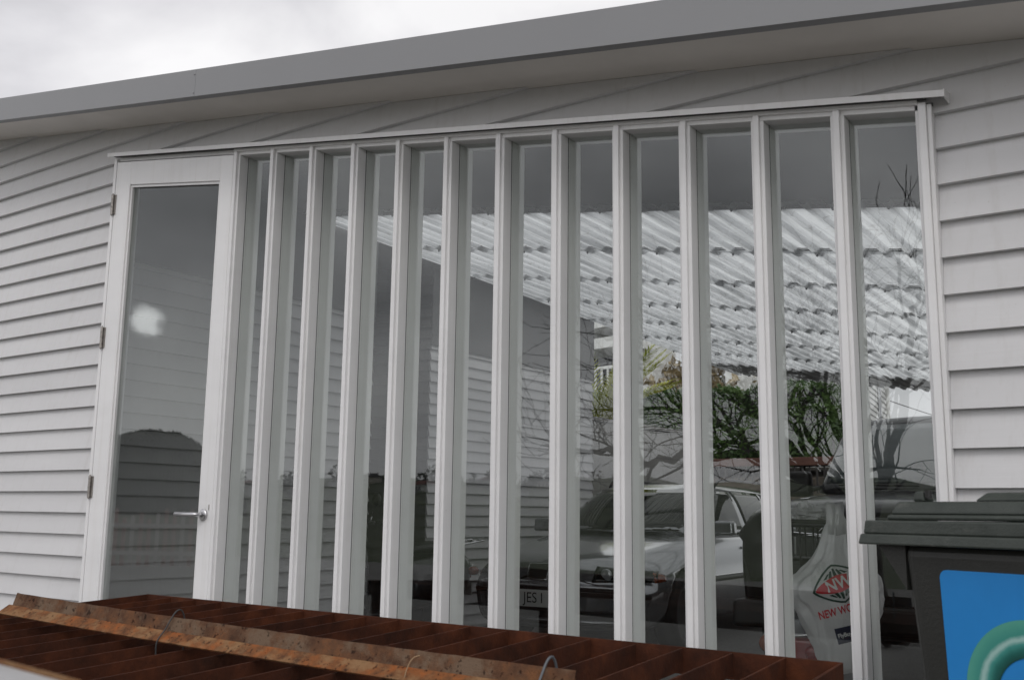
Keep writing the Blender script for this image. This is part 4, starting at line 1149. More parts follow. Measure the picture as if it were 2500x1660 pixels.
# ------------------------------------------------------------------ plastic shopping bag and crumpled plastic
bagc = at_depth(2052, 1255, 4.00)
bag = tag(empty('shopping_bag', bagc, math.radians(26)), 'white supermarket shopping bag with red and green logo hanging on the scooter', 'bag')
from mathutils import noise as mnoise
mb = MB(); nu, nv = 72, 64; vs = []
prof = [(0.0, .020, .018), (.08, .040, .022), (.20, .060, .035), (.30, .085, .05), (.42, .145, .075), (.50, .165, .085), (.62, .155, .09), (.75, .145, .09), (.88, .130, .085), (.96, .115, .07), (1.0, .085, .045)]
def lerp_prof(t):
    for a, b in zip(prof, prof[1:]):
        if a[0] <= t <= b[0]:
            s = (t - a[0]) / (b[0] - a[0]); return a[1] + (b[1] - a[1]) * s, a[2] + (b[2] - a[2]) * s
    return prof[-1][1:]
rnd = random.Random(3); ph = [rnd.uniform(0, 6.28) for _ in range(12)]
for j in range(nv + 1):
    t = j / nv; w_, d_ = lerp_prof(t); z = -0.505 * t
    for i in range(nu):
        a = 2 * math.pi * i / nu
        fold = .045 * math.sin(7 * a + ph[0] + 2 * t) + .035 * math.sin(12 * a + ph[1] - 4 * t) + .022 * math.sin(19 * a + ph[2] + 5 * t) + .02 * math.sin(9 * t + 3 * a + ph[3])
        cr2 = mnoise.noise(Vector((3 * math.cos(a), 3 * math.sin(a), 7 * t))) * .10 + mnoise.noise(Vector((7 * math.cos(a), 7 * math.sin(a), 15 * t))) * .06
        k_ = 1 + fold * (1.3 - .5 * t) + cr2
        x = w_ * (abs(math.cos(a)) ** .8) * (1 if math.cos(a) > 0 else -1) * k_
        y = d_ * math.sin(a) * k_
        if t > .40 and t < .62 and x < 0: x -= .035 * math.sin((t - .40) / .22 * math.pi)
        if x < 0 and t > .55: x *= 1 - .62 * ((t - .55) / .45) ** 1.2
        vs.append((x - .012 - .03 * t, y, z - (.03 * (1 - abs(x) / .2) * (t > .9))))
fs = [(j * nu + i, j * nu + (i + 1) % nu, (j + 1) * nu + (i + 1) % nu, (j + 1) * nu + i) for j in range(nv) for i in range(nu)] + [tuple(nv * nu + i for i in range(nu))[::-1]]
bb_ = mb.add(vs, fs).build('bag_body', 'bag_plastic', bag, smooth=True)
bvb = BVHTree.FromPolygons([v.co.copy() for v in bb_.data.vertices], [tuple(p.vertices) for p in bb_.data.polygons])
for s in (-1, 1):
    m_ = MB(); v2 = []
    for k in range(9):
        t = k / 8; zc = -.07 + .11 * math.sin(math.pi * t)
        for dx in (-.018, .018): v2.append((-.02 + s * .012 + dx, -.03 + .06 * t, zc + .004 * dx * 50 * s))
    m_.add(v2, [(2 * k, 2 * k + 1, 2 * k + 3, 2 * k + 2) for k in range(8)])
    o_ = m_.build('bag_handle', 'bag_plastic', bag, smooth=True)
    so = o_.modifiers.new('t', 'SOLIDIFY'); so.thickness = 0.002
def on_bag(pts2, faces, name, mat, off):
    vs = []
    for x, z in pts2:
        h = bvb.ray_cast(Vector((x, -1, z)), Vector((0, 1, 0)))
        y = h[0].y if h[0] else -.08
        vs.append((x, y - off, z))
    MB().add(vs, faces).build(name, mat, bag, smooth=False, fix=False)
def rot2(x, z, a): return x * math.cos(a) - z * math.sin(a), x * math.sin(a) + z * math.cos(a)
LC, LA = (-.028, -.232), math.radians(20)
def place(pts, c=LC, a=LA): return [(c[0] + rot2(x, z, a)[0], c[1] + rot2(x, z, a)[1]) for x, z in pts]
def grid_poly(fn_out, n=40, m=6, inner=0.0):
    pts, fs = [], []
    for j in range(m + 1):
        s = inner + (1 - inner) * j / m
        for k in range(n):
            x, z = fn_out(2 * math.pi * k / n); pts.append((x * s, z * s))
    for j in range(m):
        for k in range(n): fs.append((j * n + k, j * n + (k + 1) % n, (j + 1) * n + (k + 1) % n, (j + 1) * n + k))
    return pts, fs
def lens(w, h):
    def f(a):
        c, s = math.cos(a), math.sin(a)
        return w * c * (1 - .12 * s * s), h * s * (1 - .30 * abs(c) ** 1.5)
    return f
def diamond(w, h):
    def f(a):
        c, s = math.cos(a), math.sin(a); r = 1 / (abs(c) ** 1.25 + abs(s) ** 1.25) ** .8
        return w * c * r, h * s * r
    return f
p_, f_ = grid_poly(diamond(.098, .066), inner=.90); on_bag(place(p_), f_, 'logo_outline', 'ink_green', .0022)
for k in range(-2, 3):
    for sz in (-1, 1):
        x0, x1 = k * .020, k * .011
        w0, w1 = .0065, .0035
        q = [(x0 - w0, sz * .026), (x0 + w0, sz * .026), (x1 + w1, sz * (.052 - abs(k) * .006)), (x1 - w1, sz * (.052 - abs(k) * .006))]
        on_bag(place(q), [(0, 1, 2, 3)], 'logo_globe_line', 'ink_green', .0026)
p_, f_ = grid_poly(lens(.086, .028)); on_bag(place(p_), f_, 'logo_band', 'ink_red', .0034)
def bag_text(body, size, c, a, mat, name, off, sx=1.0):
    tm = text_mesh(body, size, fat=size * .022)
    pts = [(v.co.x * sx, v.co.y) for v in tm.vertices]
    on_bag(place(pts, c, a), [tuple(p.vertices) for p in tm.polygons], name, mat, off)
bag_text('NW', .052, LC, LA, 'ink_white', 'logo_letters', .0050, 1.0)
bag_text('NEW WORLD', .036, (-.018, -.318), math.radians(16), 'ink_red', 'shop_name', .0030, .76)
on_bag(place([(x, z) for x in (-.034, -.017, 0, .017, .034) for z in (-.026, -.009, .009, .026)], (-.010, -.398), math.radians(14)), [(i * 4 + j, i * 4 + j + 1, i * 4 + j + 5, i * 4 + j + 4) for i in range(4) for j in range(3)], 'loyalty_patch', 'ink_navy', .0026)
bag_text('FlyBuys', .019, (-.010, -.398), math.radians(14), 'ink_white', 'loyalty_name', .0046)
bag.scale = (1.06, 1.05, 1.12)
# crumpled plastic on the carrier
mb = MB(); bm = bmesh.new(); bmesh.ops.create_icosphere(bm, subdivisions=4, radius=1)
rnd = random.Random(11)
from mathutils import noise as mnoise
for v in bm.verts:
    p = v.co.copy(); d = 1 + .45 * mnoise.noise(p * 2.3) + .30 * mnoise.noise(p * 5.7) + .12 * mnoise.noise(p * 13)
    v.co = Vector((p.x * .105 * d, p.y * .07 * d, max(p.z * .045 * d, -.020)))
me = bpy.data.meshes.new('crumpled_plastic'); bm.to_mesh(me); bm.free(); me.materials.append(MATS['bag_plastic'])
cp_ = bpy.data.objects.new('crumpled_plastic', me); COL.objects.link(cp_)
cp_.location = scoot.matrix_world @ Vector((-.02, -.57, 1.113)); tag(cp_, 'crumpled white plastic bag lying on top of the scooter carrier', 'plastic bag')

# ------------------------------------------------------------------ street side beyond the carport
bw = tag(empty('block_wall', (-3.0, 8.05, 0)), 'grey concrete block wall running back beyond the house', 'wall')
m_ = MB(); m_.box(-.20, -0.004, 0, 2.9, 0, 2.26); m_.build('mortar_core', 'backing_dark', bw)
m_ = MB(); m_.box(-.22, .022, -.02, 2.92, 2.262, 2.31); m_.build('coping', 'block_grey', bw, bevel=0.006)
bl = None
for r in range(6):
    off = (r % 2) * .25
    yy = -off
    while yy < 2.9:
        y0, y1 = max(yy, 0) + .002, min(yy + .498, 2.9)
        yy += .5
        if y1 - y0 < .03: continue
        m_ = MB(); m_.box(-.18, 0.0, y0, y1, r * .377 + .002, (r + 1) * .377 - .002); m_.build('block', 'block_grey', bw)
# raised bank behind it
bk = MB()
bk.hexa([(-14, 8.3, 0), (-3.21, 8.3, 0), (-3.21, 11.2, 0), (-14, 11.2, 0), (-14, 8.3, 2.0), (-3.21, 8.3, 2.0), (-3.21, 11.2, 2.0), (-14, 11.2, 2.0)])
tag(bk.build('garden_bank', 'earth'), kind='structure')
bk = MB(); bk.hexa([(-16, 11.4, 0), (-2.2, 11.4, 0), (-2.2, 17.5, 0), (-16, 17.5, 0), (-16, 12.2, 1.5), (-2.4, 12.2, 1.5), (-2.4, 17.5, 2.1), (-16, 17.5, 2.1)])
tag(bk.build('terrace', 'earth'), kind='structure')
tag(MB().box(-30, 40, 16, 60, -0.04, 0.02).build('street', 'asphalt'), kind='structure')

def leaf_cloud(mb, n, sampler, size, rnd, up=0.0):
    for _ in range(n):
        p = sampler(rnd)
        if p is None: continue
        s = size * rnd.uniform(.6, 1.4)
        a = Vector((rnd.gauss(0, 1), rnd.gauss(0, 1), rnd.gauss(0, 1) + up)).normalized()
        b = a.cross(Vector((rnd.gauss(0, 1), rnd.gauss(0, 1), rnd.gauss(0, 1)))).normalized()
        p = Vector(p)
        mb.add([p - a * s, p + b * s * .45, p + a * s, p - b * s * .45], [(0, 1, 2, 3)])
# clipped hedge
HA, HB = at_depth(1500, 945, 20.2), at_depth(2030, 935, 18.0)
hx0, hx1, hy0, hy1 = HA.x - 1.5, HB.x, HB.y - .2, HB.y + 1.8
hz0, hz1 = 2.02, HB.z
hg = tag(empty('clipped_hedge', (hx1, hy0, 1.6)), 'tall clipped green hedge with squared corner across the street end', 'hedge')
HO = Vector(hg.location)
rnd = random.Random(5); mb = MB()
def hs(r):
    f = r.random(); e = r.gauss(0, .035)
    if f < .5: p = Vector((r.uniform(hx0, hx1), hy0 + e, r.uniform(hz0, hz1)))
    elif f < .78: p = Vector((hx1 + e, r.uniform(hy0, hy1), r.uniform(hz0, hz1)))
    else: p = Vector((r.uniform(hx0, hx1), r.uniform(hy0, hy1), hz1 + e))
    k = .10 * mnoise.noise(p * 1.4) + .06 * mnoise.noise(p * 4)
    return p + Vector((k * .5, -k, k)) - HO
leaf_cloud(mb, 17000, hs, .055, rnd)
mb.build('foliage', 'hedge_leaf', hg, fix=False)
mb = MB(); mb.box(hx0 + .08 - HO.x, hx1 - .1 - HO.x, hy0 + .1 - HO.y, hy1 - .1 - HO.y, hz0 + .05 - HO.z, hz1 - .1 - HO.z); mb.build('inner_growth', 'fence_dark', hg)
mb = MB()
for k in range(9):
    x = hx0 + .4 + k * (hx1 - hx0 - .6) / 8 - HO.x
    mb.tube([(x, .8, 0), (x + .05, .85, .5)], .05, 6)
mb.build('trunk', 'bark', hg)
# brown capped fence with dark pickets below the hedge
fy = hy0 - .75
fn = tag(empty('picket_fence', (hx0, fy, 1.5)), 'dark picket fence with brown top rail under the hedge', 'fence')
m_ = MB(); m_.box(0, hx1 - hx0 + .6, -.05, .05, .46, .60); m_.build('top_rail', 'fence_brown', fn, bevel=0.01)
m_ = MB(); m_.box(0, hx1 - hx0 + .6, -.02, .02, .08, .13); m_.build('bottom_rail', 'fence_dark', fn)
L_ = hx1 - hx0 + .6; pk = MB(); pk.box(-.014, .014, -.012, .012, 0.0, .46); pko = pk.build('picket', 'fence_dark', fn)
x = .1
while x < L_ - .2:
    o_ = pko.copy(); COL.objects.link(o_); o_.location = (x, 0, 0); x += .125
pko.location = (L_ - .1, 0, 0)
# dark iron railing by the neighbour
for k, px in enumerate((2037, 2055)):
    b0 = at_depth(px, 1135, 17); m_ = MB(); m_.tube([(0, 0, -2.0), (0, 0, .45)], .022, 6); o_ = m_.build('iron_post', 'fence_dark', None); o_.location = b0
    tag(o_, ('left' if k == 0 else 'right') + ' one of two thin dark iron posts right of the hedge', 'post', 'iron posts by the hedge')

# neighbour's weatherboard house
nh = tag(empty('neighbour_house', (0, 0, 0)), 'white weatherboard house beyond the hedge with white corner downpipe', 'house')
NB = at_depth(2163, 1000, 30.0); nd = Vector((math.sin(math.radians(9)), -math.cos(math.radians(9)), 0))   # towards the viewer
NBg = Vector((NB.x, NB.y, 0)); nn = Vector((nd.y * -1, nd.x, 0)); nn = Vector((math.cos(math.radians(9)), math.sin(math.radians(9)), 0))
nh.location = NBg
ztop = 1.1 + (1266 - 915) / FPX * 30
m_ = MB(); hgt = .15; z = .2
while z < ztop:
    a, b = Vector((0, 0, 0)), nd * 9
    m_.hexa([tuple(a + nn * .03 + Vector((0, 0, z))), tuple(b + nn * .03 + Vector((0, 0, z))), tuple(b - nn * .02 + Vector((0, 0, z))), tuple(a - nn * .02 + Vector((0, 0, z))),
             tuple(a + nn * .004 + Vector((0, 0, z + hgt - .002))), tuple(b + nn * .004 + Vector((0, 0, z + hgt - .002))), tuple(b - nn * .02 + Vector((0, 0, z + hgt - .002))), tuple(a - nn * .02 + Vector((0, 0, z + hgt - .002)))])
    z += hgt
tag(m_.build('cladding', 'house_white', nh), kind='stuff')
m_ = MB(); q = [-nn * .021, nd * 9 - nn * .021, nd * 9 - nn * 2.4, -nn * 2.4]
m_.hexa([tuple(p) for p in q] + [tuple(p + Vector((0, 0, ztop))) for p in q]); m_.build('wall_core', 'house_white', nh)
m_ = MB(); q = [nn * .35 - nd * .3, nd * 9.3 + nn * .35, nd * 9.3 - nn * 2.6, -nn * 2.6 - nd * .3]
m_.hexa([tuple(p + Vector((0, 0, ztop))) for p in q] + [tuple(p + Vector((0, 0, ztop + .22))) for p in q]); m_.build('eave', 'house_white', nh)
m_ = MB(); m_.tube([tuple(nn * .06 + Vector((0, 0, .1))), tuple(nn * .06 + Vector((0, 0, ztop)))], .06, 8); m_.build('downpipe', 'house_white', nh)
m_ = MB(); q = [nn * .035 + nd * 1.3, nn * .035 + nd * 2.0, nn * .015 + nd * 2.0, nn * .015 + nd * 1.3]
m_.hexa([tuple(p + Vector((0, 0, ztop - 1.9))) for p in q] + [tuple(p + Vector((0, 0, ztop - .5))) for p in q]); wn_ = m_.build('window', 'window_dark', nh)
# overhead wire
wa_, wb_ = at_depth(2162, 975, 34), at_depth(2600, 1075, 38)
pts = [wa_.lerp(wb_, t / 10) - Vector((0, 0, .25 * math.sin(math.pi * t / 10))) for t in range(11)]
m_ = MB(); m_.tube(pts, .014, 5); tag(m_.build('overhead_wire', 'fence_dark', None), 'thin dark overhead wire sloping across the sky beside the white house', 'wire')

# white verandah building behind the palm
vb = tag(empty('verandah_house', (0, 0, 0)), 'white house with verandah balustrade behind the palm', 'house')
V0, V1 = at_depth(1380, 950, 26), at_depth(1570, 960, 24)
vd = Vector((V1.x - V0.x, V1.y - V0.y, 0)); vl = vd.length; vd.normalize(); vn = Vector((vd.y, -vd.x, 0))
if vn.dot(Vector((CAM[0], CAM[1], 0)) - Vector((V0.x, V0.y, 0))) < 0: vn = -vn
vb.location = (V0.x, V0.y, 0)
def vbox(s0, s1, d0, d1, z0, z1, nm, mt):
    q = [vd * s0 + vn * d0, vd * s1 + vn * d0, vd * s1 + vn * d1, vd * s0 + vn * d1]
    m_ = MB(); m_.hexa([tuple(p + Vector((0, 0, z0))) for p in q] + [tuple(p + Vector((0, 0, z1))) for p in q]); return m_.build(nm, mt, vb)
vbox(-4, vl, -1.2, 0, 0, 5.6, 'wall', 'house_white')
vbox(-4, vl + .2, -.2, .9, 4.95, 5.2, 'verandah_beam', 'house_white')
vbox(-4, vl + .2, -.2, .9, 5.45, 5.6, 'verandah_roof', 'house_white')
vbox(-4, vl, .86, .9, 4.45, 4.52, 'handrail', 'house_white'); vbox(-4, vl, .86, .9, 3.95, 4.02, 'bottom_rail', 'house_white')
vbox(-4, vl + .2, -.2, .95, 3.70, 3.93, 'deck', 'house_white')
vbox(-3.6, vl - .3, .002, .04, 4.0, 4.9, 'window', 'window_dark')
s = -3.9
while s < vl:
    vbox(s, s + .05, .865, .895, 4.02, 4.45, 'baluster', 'house_white'); s += .2
vbox(vl - .1, vl + .05, .8, .92, 0, 5.45, 'post', 'house_white')

# palm in front of the bank
pb = at_X(1430, 1010, -4.6)
palm = tag(empty('palm_plant', (-3.75, 9.5, 1.95)), 'yellow green palm with feathery fronds above the block wall', 'palm')
rnd = random.Random(9)
m_ = MB(); m_.tube([(0, 0, 0), (.02, 0, .35)], [.10, .07], 10); m_.build('trunk', 'bark', palm)
for k in range(19):
    az = rnd.uniform(0, 2 * math.pi) if k > 8 else rnd.uniform(-.5, 1.2) ; el = rnd.uniform(.75, 1.4); L = rnd.uniform(1.2, 1.75)
    pts = []; d = Vector((math.cos(az) * math.cos(el), math.sin(az) * math.cos(el), math.sin(el))); p = Vector((0, 0, .30))
    for j in range(12):
        pts.append(p.copy()); p += d * (L / 12); d = (d + Vector((0, 0, -.055))).normalized()
    m_ = MB(); m_.tube(pts, [.012 - .0007 * j for j in range(12)], 5)
    for j in range(2, 12):
        dd = (pts[j] - pts[j - 1]).normalized(); sd = dd.cross(Vector((0, 0, 1))).normalized()
        for s in (-1, 1):
            for e in (0, .5):
                b0 = pts[j] - dd * (L / 12) * e
                tip = b0 + (sd * s * .7 + dd * .75 + Vector((0, 0, .12))).normalized() * (.42 * (1 - .045 * j))
                md = b0.lerp(tip, .45) + Vector((0, 0, .02))
                wv = dd * .019
                m_.add([b0 - wv * .6, md - wv, tip, md + wv, b0 + wv * .6], [(0, 1, 3, 4), (1, 2, 3)])
    m_.build('frond', 'palm_leaf', palm, fix=False)
def shrub(loc, r, n, mat, label, size=.05, seed=1, flat=.8):
    t = tag(empty('garden_shrub', loc), label, 'shrub')
    rnd = random.Random(seed); mb = MB()
    blobs = [(Vector((rnd.uniform(-.6, .6) * r, rnd.uniform(-.6, .6) * r, r * rnd.uniform(.5, 1.0) * flat)), r * rnd.uniform(.35, .6)) for _ in range(9)]
    def smp(q):
        c, rr_ = q.choice(blobs); v = Vector((q.gauss(0, 1), q.gauss(0, 1), q.gauss(0, 1))).normalized() * rr_ * q.uniform(.75, 1.05); p = c + v
        return p if p.z > 0.02 else None
    leaf_cloud(mb, n, smp, size, rnd, .4); mb.build('foliage', mat, t, fix=False)
    m_ = MB()
    for c, rr_ in blobs[:6]: m_.tube([(0, 0, 0), tuple(c * .55 + Vector((0, 0, .02))), tuple(c)], [.02, .014, .008], 5)
    m_.build('stem', 'bark', t); return t
shrub((-3.75, 10.4, 2.0), .55, 1500, 'shrub_leaf', 'glossy dark green shrub on the bank right behind the block wall', .06, 21)
shrub((-4.6, 11.0, 2.0), .8, 1700, 'shrub_leaf', 'broad green shrub on the bank left of the hedge', .07, 22)
shrub((-5.6, 17.3, 2.05), 1.75, 1500, 'flax_dry', 'dry straw coloured grassy plant above the hedge', .12, 23)
shrub((-9.6, 17.0, 2.05), 1.6, 2200, 'shrub_leaf', 'large green shrub behind the palm', .10, 24)
shrub((-4.0, 17.25, 2.05), 1.45, 1500, 'shrub_leaf', 'olive green shrub rising behind the hedge near the white pillar', .09, 27, 1.0)
bk = MB(); bk.hexa([(-14, 19.2, 0), (-4.6, 19.2, 0), (-4.6, 24, 0), (-14, 24, 0), (-14, 19.6, 3.2), (-4.9, 19.6, 3.2), (-4.9, 24, 4.0), (-14, 24, 4.0)])
tag(bk.build('upper_terrace', 'earth'), kind='structure')
shrub((-7.4, 19.9, 3.0), 1.5, 1600, 'flax_dry', 'tawny tussock plant on the upper terrace behind the hedge', .14, 41, .9)
shrub((-9.6, 19.9, 3.0), 1.8, 1800, 'shrub_leaf', 'deep green bush on the upper terrace behind the palm', .12, 42, .9)
shrub((-5.9, 20.0, 3.0), 1.2, 1300, 'shrub_leaf', 'small rounded bush at the right end of the upper terrace', .10, 43, .9)
# white gate pillar top above the hedge
gpz = at_depth(1826, 925, 21.0)
m_ = MB(); m_.box(-.14, .14, -.14, .14, 0, gpz.z + .16); m_.box(-.17, .17, -.17, .17, gpz.z + .161, gpz.z + .22)
o_ = m_.build('gate_pillar', 'house_white', None, bevel=0.01); o_.location = (gpz.x, gpz.y, 0); tag(o_, 'square white pillar standing behind the hedge top', 'pillar')
# terracotta style planter at the end of the house wall
tp = at_X(1462, 1185, -2.75); m_ = MB(); m_.lathe([(.09, 0.0), (.12, .02), (.155, .30), (.17, .33), (.17, .37), (.14, .37), (.13, .33)], (0, 0, 0), 'z', 24)
st_pl = tag(empty('planter_pot', (-2.75, 7.85, 0.006)), 'grey round planter pot on a stand by the house corner', 'pot')
o_ = m_.build('pot', 'block_grey', st_pl, smooth=True); o_.location = (0, 0, .95)
m_ = MB()
for k in range(4):
    a = math.pi / 4 + k * math.pi / 2; m_.tube([(.16 * math.cos(a), .16 * math.sin(a), 0), (.11 * math.cos(a), .11 * math.sin(a), .95)], .012, 6)
m_.build('stand', 'fence_dark', st_pl)

# ------------------------------------------------------------------ things behind the viewer that the glass mirrors
tb = refl(2120, 1330, 9.0)
tree = tag(empty('bare_tree', (tb.x, tb.y, 0.012)), 'bare winter tree with tangled branches mirrored in the glazing', 'tree')
TO = Vector(tree.location)
rnd = random.Random(17)
trunk = MB(); br = MB(); twigs = MB()
def wiggle(pts, amp):
    out = smooth_pts(pts, 5)
    return [out[0]] + [p + Vector((rnd.gauss(0, amp), rnd.gauss(0, amp), rnd.gauss(0, amp))) for p in out[1:-1]] + [out[-1]]
def sprout(pts, rs, lvl, every):
    for i in range(2, len(pts)):
        if rnd.random() > every: continue
        dd = (pts[i] - pts[i - 1]).normalized()
        ax = dd.cross(Vector((rnd.gauss(0, 1), rnd.gauss(0, 1), rnd.gauss(0, 1)))).normalized()
        ang = rnd.uniform(.5, 1.1)
        d = (dd * math.cos(ang) + ax * math.sin(ang) + Vector((0, 0, .15))).normalized()
        L = (.85, .55, .32)[lvl] * rnd.uniform(.55, 1.2); n = max(4, int(L / .07))
        r0 = max(rs[i] * rnd.uniform(.42, .62), .0038)
        q = [pts[i].copy()]; qr = [r0]; p = pts[i].copy()
        bend = Vector((rnd.gauss(0, .05), rnd.gauss(0, .05), rnd.uniform(-.03, .09)))
        for j in range(n):
            d = (d + bend + Vector((rnd.gauss(0, .13), rnd.gauss(0, .13), rnd.gauss(0, .12)))).normalized()
            p = p + d * (L / n); q.append(p.copy()); qr.append(max(r0 * (1 - .72 * (j + 1) / n), .0026))
        (br if lvl == 0 else twigs).tube(q, qr, 5 if lvl == 0 else 4)
        if lvl < 2: sprout(q, qr, lvl + 1, (.42, .38)[lvl])
LIMBS = [([(2120, 1300), (2000, 1180), (1850, 1120), (1700, 1110), (1560, 1130), (1440, 1100)], 9.0, -.9, .060),
         ([(2000, 1180), (1900, 1050), (1790, 960), (1690, 930), (1600, 880), (1480, 830)], 8.85, .9, .050),
         ([(2100, 1290), (2080, 1120), (2020, 980), (1965, 880), (1920, 790)], 9.0, .5, .055),
         ([(2120, 1300), (2180, 1100), (2210, 920), (2225, 800), (2240, 720)], 9.0, -.6, .055),
         ([(1850, 1120), (1760, 1030), (1640, 1000), (1520, 1010)], 8.7, -.5, .032),
         ([(2080, 1120), (2150, 980), (2260, 880), (2390, 820)], 9.0, .8, .036),
         ([(1960, 880), (1850, 830), (1740, 800), (1640, 810)], 9.3, .5, .026),
         ([(2210, 920), (2120, 850), (2060, 780), (2040, 740)], 8.7, -.4, .030),
         ([(1900, 1050), (1960, 930), (2080, 860)], 8.9, -.5, .026),
         ([(2000, 1180), (1950, 1060), (1990, 970), (2020, 910)], 8.8, .4, .026),
         ([(1850, 1120), (1800, 1050), (1830, 970), (1800, 920)], 8.7, .5, .024),
         ([(1780, 1115), (1690, 1050), (1660, 980), (1600, 950)], 8.8, -.4, .024),
         ([(2050, 1180), (1990, 1090), (1930, 1010), (1880, 950)], 9.1, .4, .028),
         ([(1960, 1160), (1870, 1085), (1770, 1075), (1680, 1050)], 8.9, .7, .026)]
for px, d0, dd, r0 in LIMBS:
    n = len(px)
    P = [refl(x, y, d0 + dd * (i / (n - 1)) + rnd.gauss(0, .05)) - TO for i, (x, y) in enumerate(px)]
    q = wiggle(P, .022); m = len(q)
    rr_ = [r0 * (1 - .72 * i / (m - 1)) for i in range(m)]
    br.tube(q, rr_, 7)
    sprout(q, rr_, 0, .62)
t0 = refl(2120, 1300, 9.0) - TO
trunk.tube(smooth_pts([(0, 0, -.02), (.03, .02, .35), (t0.x * .7, t0.y * .7, t0.z * .6), tuple(t0), tuple(t0 + Vector((0, 0, .18)))], 6), [.15 - .0032 * i for i in range(25)], 10)
trunk.build('trunk', 'bark', tree, smooth=True); br.build('limbs', 'bark', tree, smooth=True); twigs.build('crown', 'bark', tree, smooth=True, fix=False)

# hillside with tree cover and houses
hill_pts = [(150, 1125), (230, 1100), (300, 1072), (360, 1058), (420, 1064), (460, 1085), (500, 1115), (560, 1150)]
hl = tag(empty('wooded_knoll', refl(370, 1240, 190)), 'wooded knoll on the skyline mirrored in the door pane', 'knoll')
HO2 = Vector(hl.location); hl.location.z = 0; HO2.z = 0
rnd = random.Random(31); mb = MB(); core = MB()
for i in range(len(hill_pts) - 1):
    for t in np.linspace(0, 1, 7)[:-1]:
        x = hill_pts[i][0] * (1 - t) + hill_pts[i + 1][0] * t; y = hill_pts[i][1] * (1 - t) + hill_pts[i + 1][1] * t
        top = refl(x, y, 190) - HO2
        R_ = 3.2
        c = Vector((top.x, top.y, top.z - R_ * .8))
        for _ in range(170):
            v = Vector((rnd.gauss(0, 1), rnd.gauss(0, 1), rnd.gauss(0, 1))).normalized()
            if v.z < -.2: v.z = -v.z
            p = c + v * R_ * rnd.uniform(.8, 1.05)
            s = rnd.uniform(.4, .9); a = Vector((rnd.gauss(0, 1), rnd.gauss(0, 1), rnd.gauss(0, 1))).normalized(); b = a.cross(v).normalized()
            mb.add([p - a * s, p + b * s * .6, p + a * s, p - b * s * .6], [(0, 1, 2, 3)])
        core.lathe([(4.5, -c.z), (4.0, -c.z * .4), (2.9, -.2), (2.0, 1.5), (.3, 2.4)], (c.x, c.y, c.z), 'z', 9)
mb.build('canopy', 'far_canopy', hl, fix=False); core.build('slope', 'far_canopy', hl)
# far town: ridge line with houses
def skyline(px, seed):
    w = max(0.0, min(1.0, (px + 300) / 500, (3000 - px) / 500))
    return 1262 - (90 - 10 * math.sin(px * .011 + seed) - 7 * math.sin(px * .031)) * w
tr = MB(); nT = 60; vs = []
for i in range(nT + 1):
    px = -300 + i * (3300 / nT)
    for d, yy in ((210, 1262), (390, skyline(px, 1) * .78 + 1262 * .22), (520, skyline(px, 1)), (700, 1262)):
        p = refl(px, yy, d); 
        if d in (210, 700): p.z = -0.02
        vs.append(tuple(p))
fs = [(i * 4 + k, (i + 1) * 4 + k, (i + 1) * 4 + k + 1, i * 4 + k + 1) for i in range(nT) for k in range(3)]
tag(tr.add(vs, fs).build('far_hillside', 'far_ground', smooth=True), kind='structure')
rnd = random.Random(44)
spots = [(612, 1200, 96), (668, 1186, 120), (735, 1205, 92), (820, 1190, 112), (905, 1178, 118), (985, 1205, 95), (1035, 1188, 104), (1110, 1196, 110), (1190, 1182, 122), (1262, 1205, 96), (1345, 1190, 112), (1420, 1200, 100), (1520, 1186, 118)]
walls = ['house_white', 'house_cream', 'house_grey']; roofs = ['roof_red', 'roof_grey']
wname = {'house_white': 'white', 'house_cream': 'cream', 'house_grey': 'grey'}; rname = {'roof_red': 'red', 'roof_grey': 'grey'}
ords = ['first', 'second', 'third', 'fourth', 'fifth', 'sixth', 'seventh', 'eighth', 'ninth', 'tenth', 'eleventh', 'twelfth', 'thirteenth']
for i, (px, py, d) in enumerate(spots):
    d *= 3.5; b = refl(px, py + 22, d); w = rnd.uniform(6, 11); dp = rnd.uniform(6, 8); h = rnd.uniform(3.2, 6.0)
    wm, rm = walls[i % 3], roofs[(i * 2 + i // 3) % 2]
    t = tag(empty('hillside_house', (b.x, b.y, b.z), math.radians(35 + rnd.uniform(-20, 20))), '%s of the far houses counted from the door, %s walls and %s roof' % (ords[i], wname[wm], rname[rm]), 'house', 'far houses on the hillside')
    m_ = MB(); m_.box(-w / 2, w / 2, -dp / 2, dp / 2, -14, h); m_.build('wall', wm, t)
    m_ = MB(); rh = rnd.uniform(1.0, 1.8); e = .35
    m_.add([(-w / 2 - e, -dp / 2 - e, h), (w / 2 + e, -dp / 2 - e, h), (w / 2 + e, dp / 2 + e, h), (-w / 2 - e, dp / 2 + e, h), (-w / 2 - e, 0, h + rh), (w / 2 + e, 0, h + rh)], [(0, 1, 5, 4), (2, 3, 4, 5), (1, 2, 5), (3, 0, 4), (3, 2, 1, 0)]); m_.build('roof', rm, t)
    for k in range(3):
        x = -w / 2 + (k + .6) * w / 3.3
        m_ = MB(); m_.box(x - .45, x + .45, dp / 2 + .01, dp / 2 + .06, h - 1.9, h - .7); m_.build('window', 'window_dark', t)
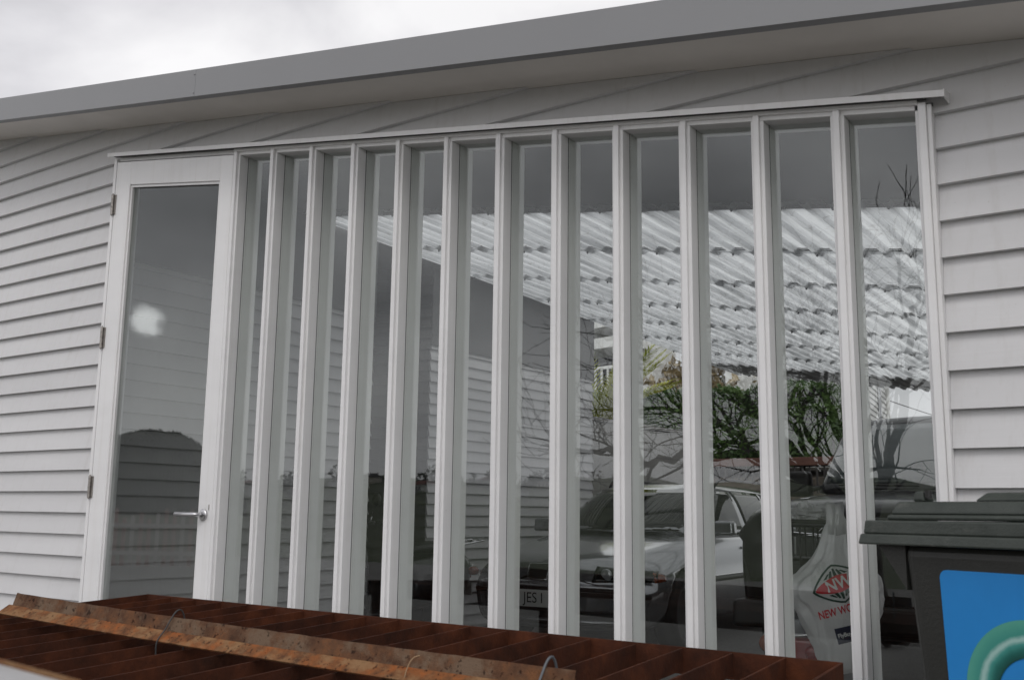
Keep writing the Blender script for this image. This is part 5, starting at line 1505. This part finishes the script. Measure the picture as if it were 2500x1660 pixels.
def far_tree(px, py, d, r, seed, label):
    b = refl(px, py, d); t = tag(empty('skyline_tree', (b.x, b.y, b.z - r * 1.6)), label, 'tree', 'far trees on the hillside')
    rnd = random.Random(seed); mb = MB()
    bl = [(Vector((rnd.uniform(-.7, .7) * r, rnd.uniform(-.7, .7) * r, r * rnd.uniform(.8, 1.8))), r * rnd.uniform(.3, .55)) for _ in range(8)]
    leaf_cloud(mb, 420, lambda q: (lambda c: c[0] + Vector((q.gauss(0, 1), q.gauss(0, 1), q.gauss(0, 1))).normalized() * c[1] * q.uniform(.6, 1.05))(q.choice(bl)), r * .12, rnd)
    mb.build('crown', 'far_canopy', t, fix=False)
    m_ = MB(); m_.tube([(0, 0, -r * 1.6), (0, 0, r * .9)], [.5, .25], 6); m_.build('trunk', 'bark', t)
for k, (px, py) in enumerate(((580, 1168), (705, 1172), (780, 1166), (860, 1160), (945, 1170), (1070, 1164), (1150, 1172), (1230, 1166), (1310, 1172), (1390, 1166), (1480, 1170))):
    far_tree(px, py, 380 + 10 * k, 6.0 + (k % 3) * 1.6, 60 + k, '%s of the far skyline trees counted from the door' % ords[k])
# pale picket fence mirrored in the lower door pane
F0, F1 = refl(205, 1262, 19), refl(560, 1262, 19)
fl = Vector((F1.x - F0.x, F1.y - F0.y, 0)); flen = fl.length; fl.normalize()
pf = tag(empty('paling_fence', (F0.x, F0.y, 0.012), math.atan2(fl.y, fl.x)), 'pale pink and white paling fence mirrored in the lower door pane', 'fence')
x = 0.05; k = 0
while x < flen:
    hh = .98 + .08 * math.sin(k * 2.1) + .05 * math.sin(k * .7)
    m_ = MB(); m_.hexa(fru(-.035, .035, -.012, .012, .05, -.035, .035, -.012, .012, hh)); m_.add([(-.035, -.012, hh), (.035, -.012, hh), (.035, .012, hh), (-.035, .012, hh), (0, -.012, hh + .04), (0, .012, hh + .04)], [(0, 1, 4), (2, 3, 5), (0, 4, 5, 3), (1, 2, 5, 4)])
    o_ = m_.build('paling', 'picket_pink' if k % 3 else 'picket_white', pf); o_.location = (x, 0, 0); x += .155; k += 1
for z in (.25, .75):
    m_ = MB(); m_.box(0, flen, .014, .05, z, z + .07); m_.build('rail', 'picket_white', pf)
